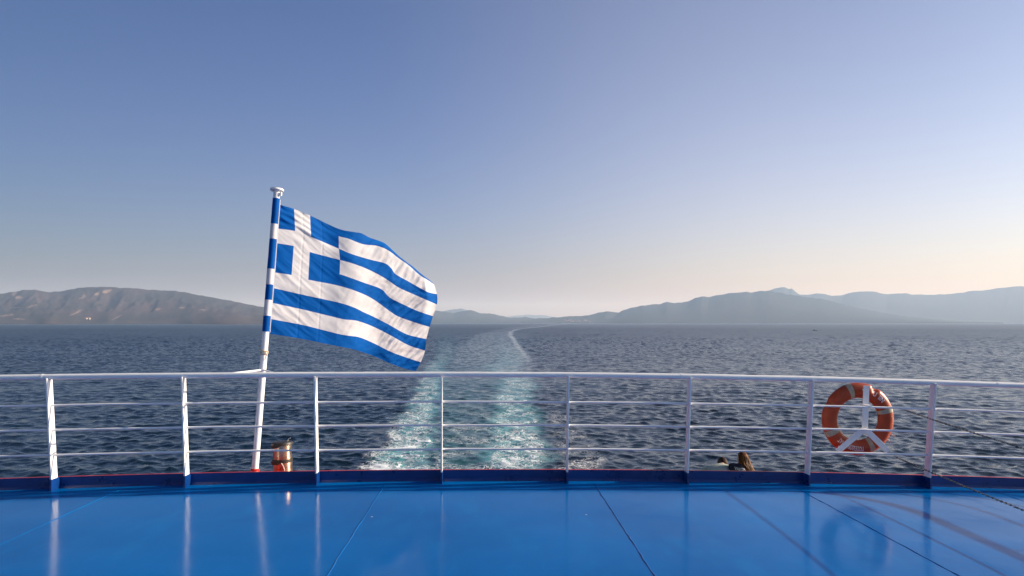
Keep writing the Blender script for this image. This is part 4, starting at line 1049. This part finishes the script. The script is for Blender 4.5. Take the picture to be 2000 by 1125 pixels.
def person_woman():
    D = 11.62
    hc = PX(1450.5, 895.5, D + .03); sh = PX(1452, 918, D); 
    hip = Vector((sh.x + .06, sh.y - .10, FL + .90))
    root = empty('person', (hip.x, hip.y, FL)); tag(root, 'person with long auburn hair in a dark navy top turned towards their companion', 'person')
    waist = hip.lerp(sh, .45); chest = hip.lerp(sh, .78) + Vector((0, 0, 0)); nk = sh + Vector((-.01, .02, .06))
    look = Vector((-.72, .68, -.12)); railz = -1.24
    SL = PX(1447, 913, D - .05); EL = PX(1425, 912, D - .02); WL = PX(1440, 908, D + .18)
    SRt = sh + Vector((.15, .05, -.03)); ER = Vector((SRt.x + .03, 12.1, railz + .16)); WR = Vector((SRt.x - .12, 12.52, railz + .06))
    J = [hip, waist, chest, nk, nk + Vector((-.01, .01, .06)), hc - Vector((0, 0, .04))]; E = [(0, 1), (1, 2), (2, 3), (3, 4), (4, 5)]; Rr = [(.13, .10), (.095, .08), (.095, .08), (.05, .05), (.045, .045), (.055, .055)]
    for (S, el, wr_) in ((SL, EL, WL), (SRt, ER, WR)):
        b0 = len(J); J += [S, S.lerp(el, .5), el, wr_]; E += [(2, b0), (b0, b0 + 1), (b0 + 1, b0 + 2), (b0 + 2, b0 + 3)]; Rr += [.05, .043, .036, .024]
    for s_ in (-1, 1):
        l0 = len(J); lg = leg_set(hip + Vector((s_ * .09, 0, -.05)), Vector((hip.x + s_ * .10, hip.y - .02, FL + .07)), s_); J += lg; E += [(0, l0)] + [(l0 + i, l0 + i + 1) for i in range(4)]; Rr += [.09, .075, .052, .047, .033]
    ms = [skin_mesh(J, E, Rr), head_mesh(hc, look, .09)] + hand(WL, (.5, .2, .35), (-.2, .6, .6)) + hand(WR, (-.7, .6, -.25), (0, .3, 1))
    join_meshes('body', ms, M['skin'], root); eyes(root, hc, look, .09)
    J2 = [hip, waist, chest, sh + Vector((-.005, .01, .0))]; E2 = [(0, 1), (1, 2), (2, 3)]; R2 = [(.165, .125), (.135, .105), (.15, .11), (.085, .07)]
    for (S, el, wr_) in ((SL, EL, WL), (SRt, ER, WR)):
        b0 = len(J2); J2 += [S, S.lerp(el, .5), el, el.lerp(wr_, .75)]; E2 += [(2, b0), (b0, b0 + 1), (b0 + 1, b0 + 2), (b0 + 2, b0 + 3)]; R2 += [.082, .076, .068, .052]
    top_ = join_meshes('top', [skin_mesh(J2, E2, R2)], M['navy'], root)
    # white print along the sleeve, laid on the cloth
    tm = text_mesh('VAKED', .08); co = np.zeros(len(tm.vertices) * 3); tm.vertices.foreach_get('co', co); co = co.reshape(-1, 3); w_ = co[:, 0].max()
    deps = bpy.context.evaluated_depsgraph_get(); out = []
    for x, y, z in co:
        s_ = x / w_; a = PX(1431 + 19 * s_, 911.2 + 4.0 * s_, D); a += Vector((0, -.3, y - .035))
        hit, loc, nn, _ = top_.ray_cast(top_.matrix_world.inverted() @ a if False else a - Vector(root.location) * 0, Vector((0, 1, 0)))
        out.append((loc + nn * .003) if hit else a + Vector((0, .26, 0)))
    tm.vertices.foreach_set('co', np.array(out).ravel()); tm.update(); link_mesh('lettering', tm, M['letter'], root, smooth=False)
    Jt = [hip]; Et = []; Rt = [(.16, .12)]
    for s_ in (-1, 1):
        l0 = len(Jt); lg = leg_set(hip + Vector((s_ * .09, 0, -.05)), Vector((hip.x + s_ * .10, hip.y - .02, FL + .09)), s_); Jt += lg; Et += [(0, l0)] + [(l0 + i, l0 + i + 1) for i in range(4)]; Rt += [.10, .085, .065, .058, .05]
    join_meshes('trousers', [skin_mesh(Jt, Et, Rt)], M['jeans'], root)
    for s_ in (-1, 1):
        ft = Vector((hip.x + s_ * .10, hip.y - .02, FL)); join_meshes('shoe', [skin_mesh([ft + Vector((0, -.06, .042)), ft + Vector((0, .05, .04)), ft + Vector((0, .15, .032))], [(0, 1), (1, 2)], [(.038, .042), (.042, .038), (.036, .028)], 1)], M['shoe'], root)
    # long hair: a cap on the skull and many locks falling down the back
    f_ = look.normalized(); u_ = (Vector((0, 0, 1)) - f_ * f_.z).normalized(); s__ = f_.cross(u_)
    hm = head_mesh(hc, look, .101); bm = bmesh.new(); bm.from_mesh(hm)
    kill = [v for v in bm.verts if (v.co - hc).dot(f_) > .03 + .6 * max(0, (v.co - hc).dot(u_) - .02) or (v.co - hc).dot(u_) < -.085]
    bmesh.ops.delete(bm, geom=kill, context='VERTS'); bm.to_mesh(hm); bm.free(); hm.materials.clear()
    hr = link_mesh('hair', hm, M['hair_long'], root)
    g = random.Random(9); m_ = MB()
    for k in range(150):
        th = g.uniform(-1.9, 1.9)                                       # round the back of the head
        back = -f_ * math.cos(th) + s__ * math.sin(th)
        st_ = hc + u_ * g.uniform(.0, .085) * 1 + back * .07
        st_ = hc + (st_ - hc).normalized() * .099
        right = Vector((1, 0, 0))
        e1 = hc + back * (.098 + g.uniform(-.012, .012)) - Vector((0, 0, .07)); e1 += right * .012
        e2 = hc + back * .085 + right * (.055 + g.uniform(-.03, .04)) - Vector((0, .05, .20))
        e3 = hc + back * .07 + right * (.085 + g.uniform(-.045, .055)) - Vector((0, .075, .34 + g.uniform(0, .08)))
        e4 = e3 + Vector((g.uniform(-.01, .02), -.005, -.07))
        w_ = g.uniform(-.012, .012)
        m_.tube([st_, e1 + Vector((w_, w_, 0)), e1.lerp(e2, .5) + Vector((-w_, w_, 0)), e2, e2.lerp(e3, .5) + Vector((w_, -w_, 0)), e3, e4], [.006, .011, .012, .012, .011, .008, .002], 5)
    m_.build('hair_lock', M['hair_long'], root)['kind'] = 'stuff'
person_man(); person_woman()

# ------------------------------------------------------------------ haze: the air between here and the far shore
HAZE_D = 0.66e-4
m, nt, b = new_mat('haze_air'); nt.nodes.remove(b); t = NT(nt)
pv = t.n('ShaderNodeVolumePrincipled'); pv.inputs['Color'].default_value = (.50, .69, 1.0, 1); pv.inputs['Density'].default_value = HAZE_D
pv.inputs['Absorption Color'].default_value = (1, 1, 1, 1)
pv.inputs['Anisotropy'].default_value = .12
t.l(pv.outputs[0], nt.nodes['Material Output'].inputs['Volume'])
mb = MB(); mb.box((-30000, -30000, SEA - 2.2), (30000, 30000, 790)); o = mb.build('haze', m, smooth=False)
tag(o, 'pale sea haze that fades the far shore', 'haze', kind='stuff')
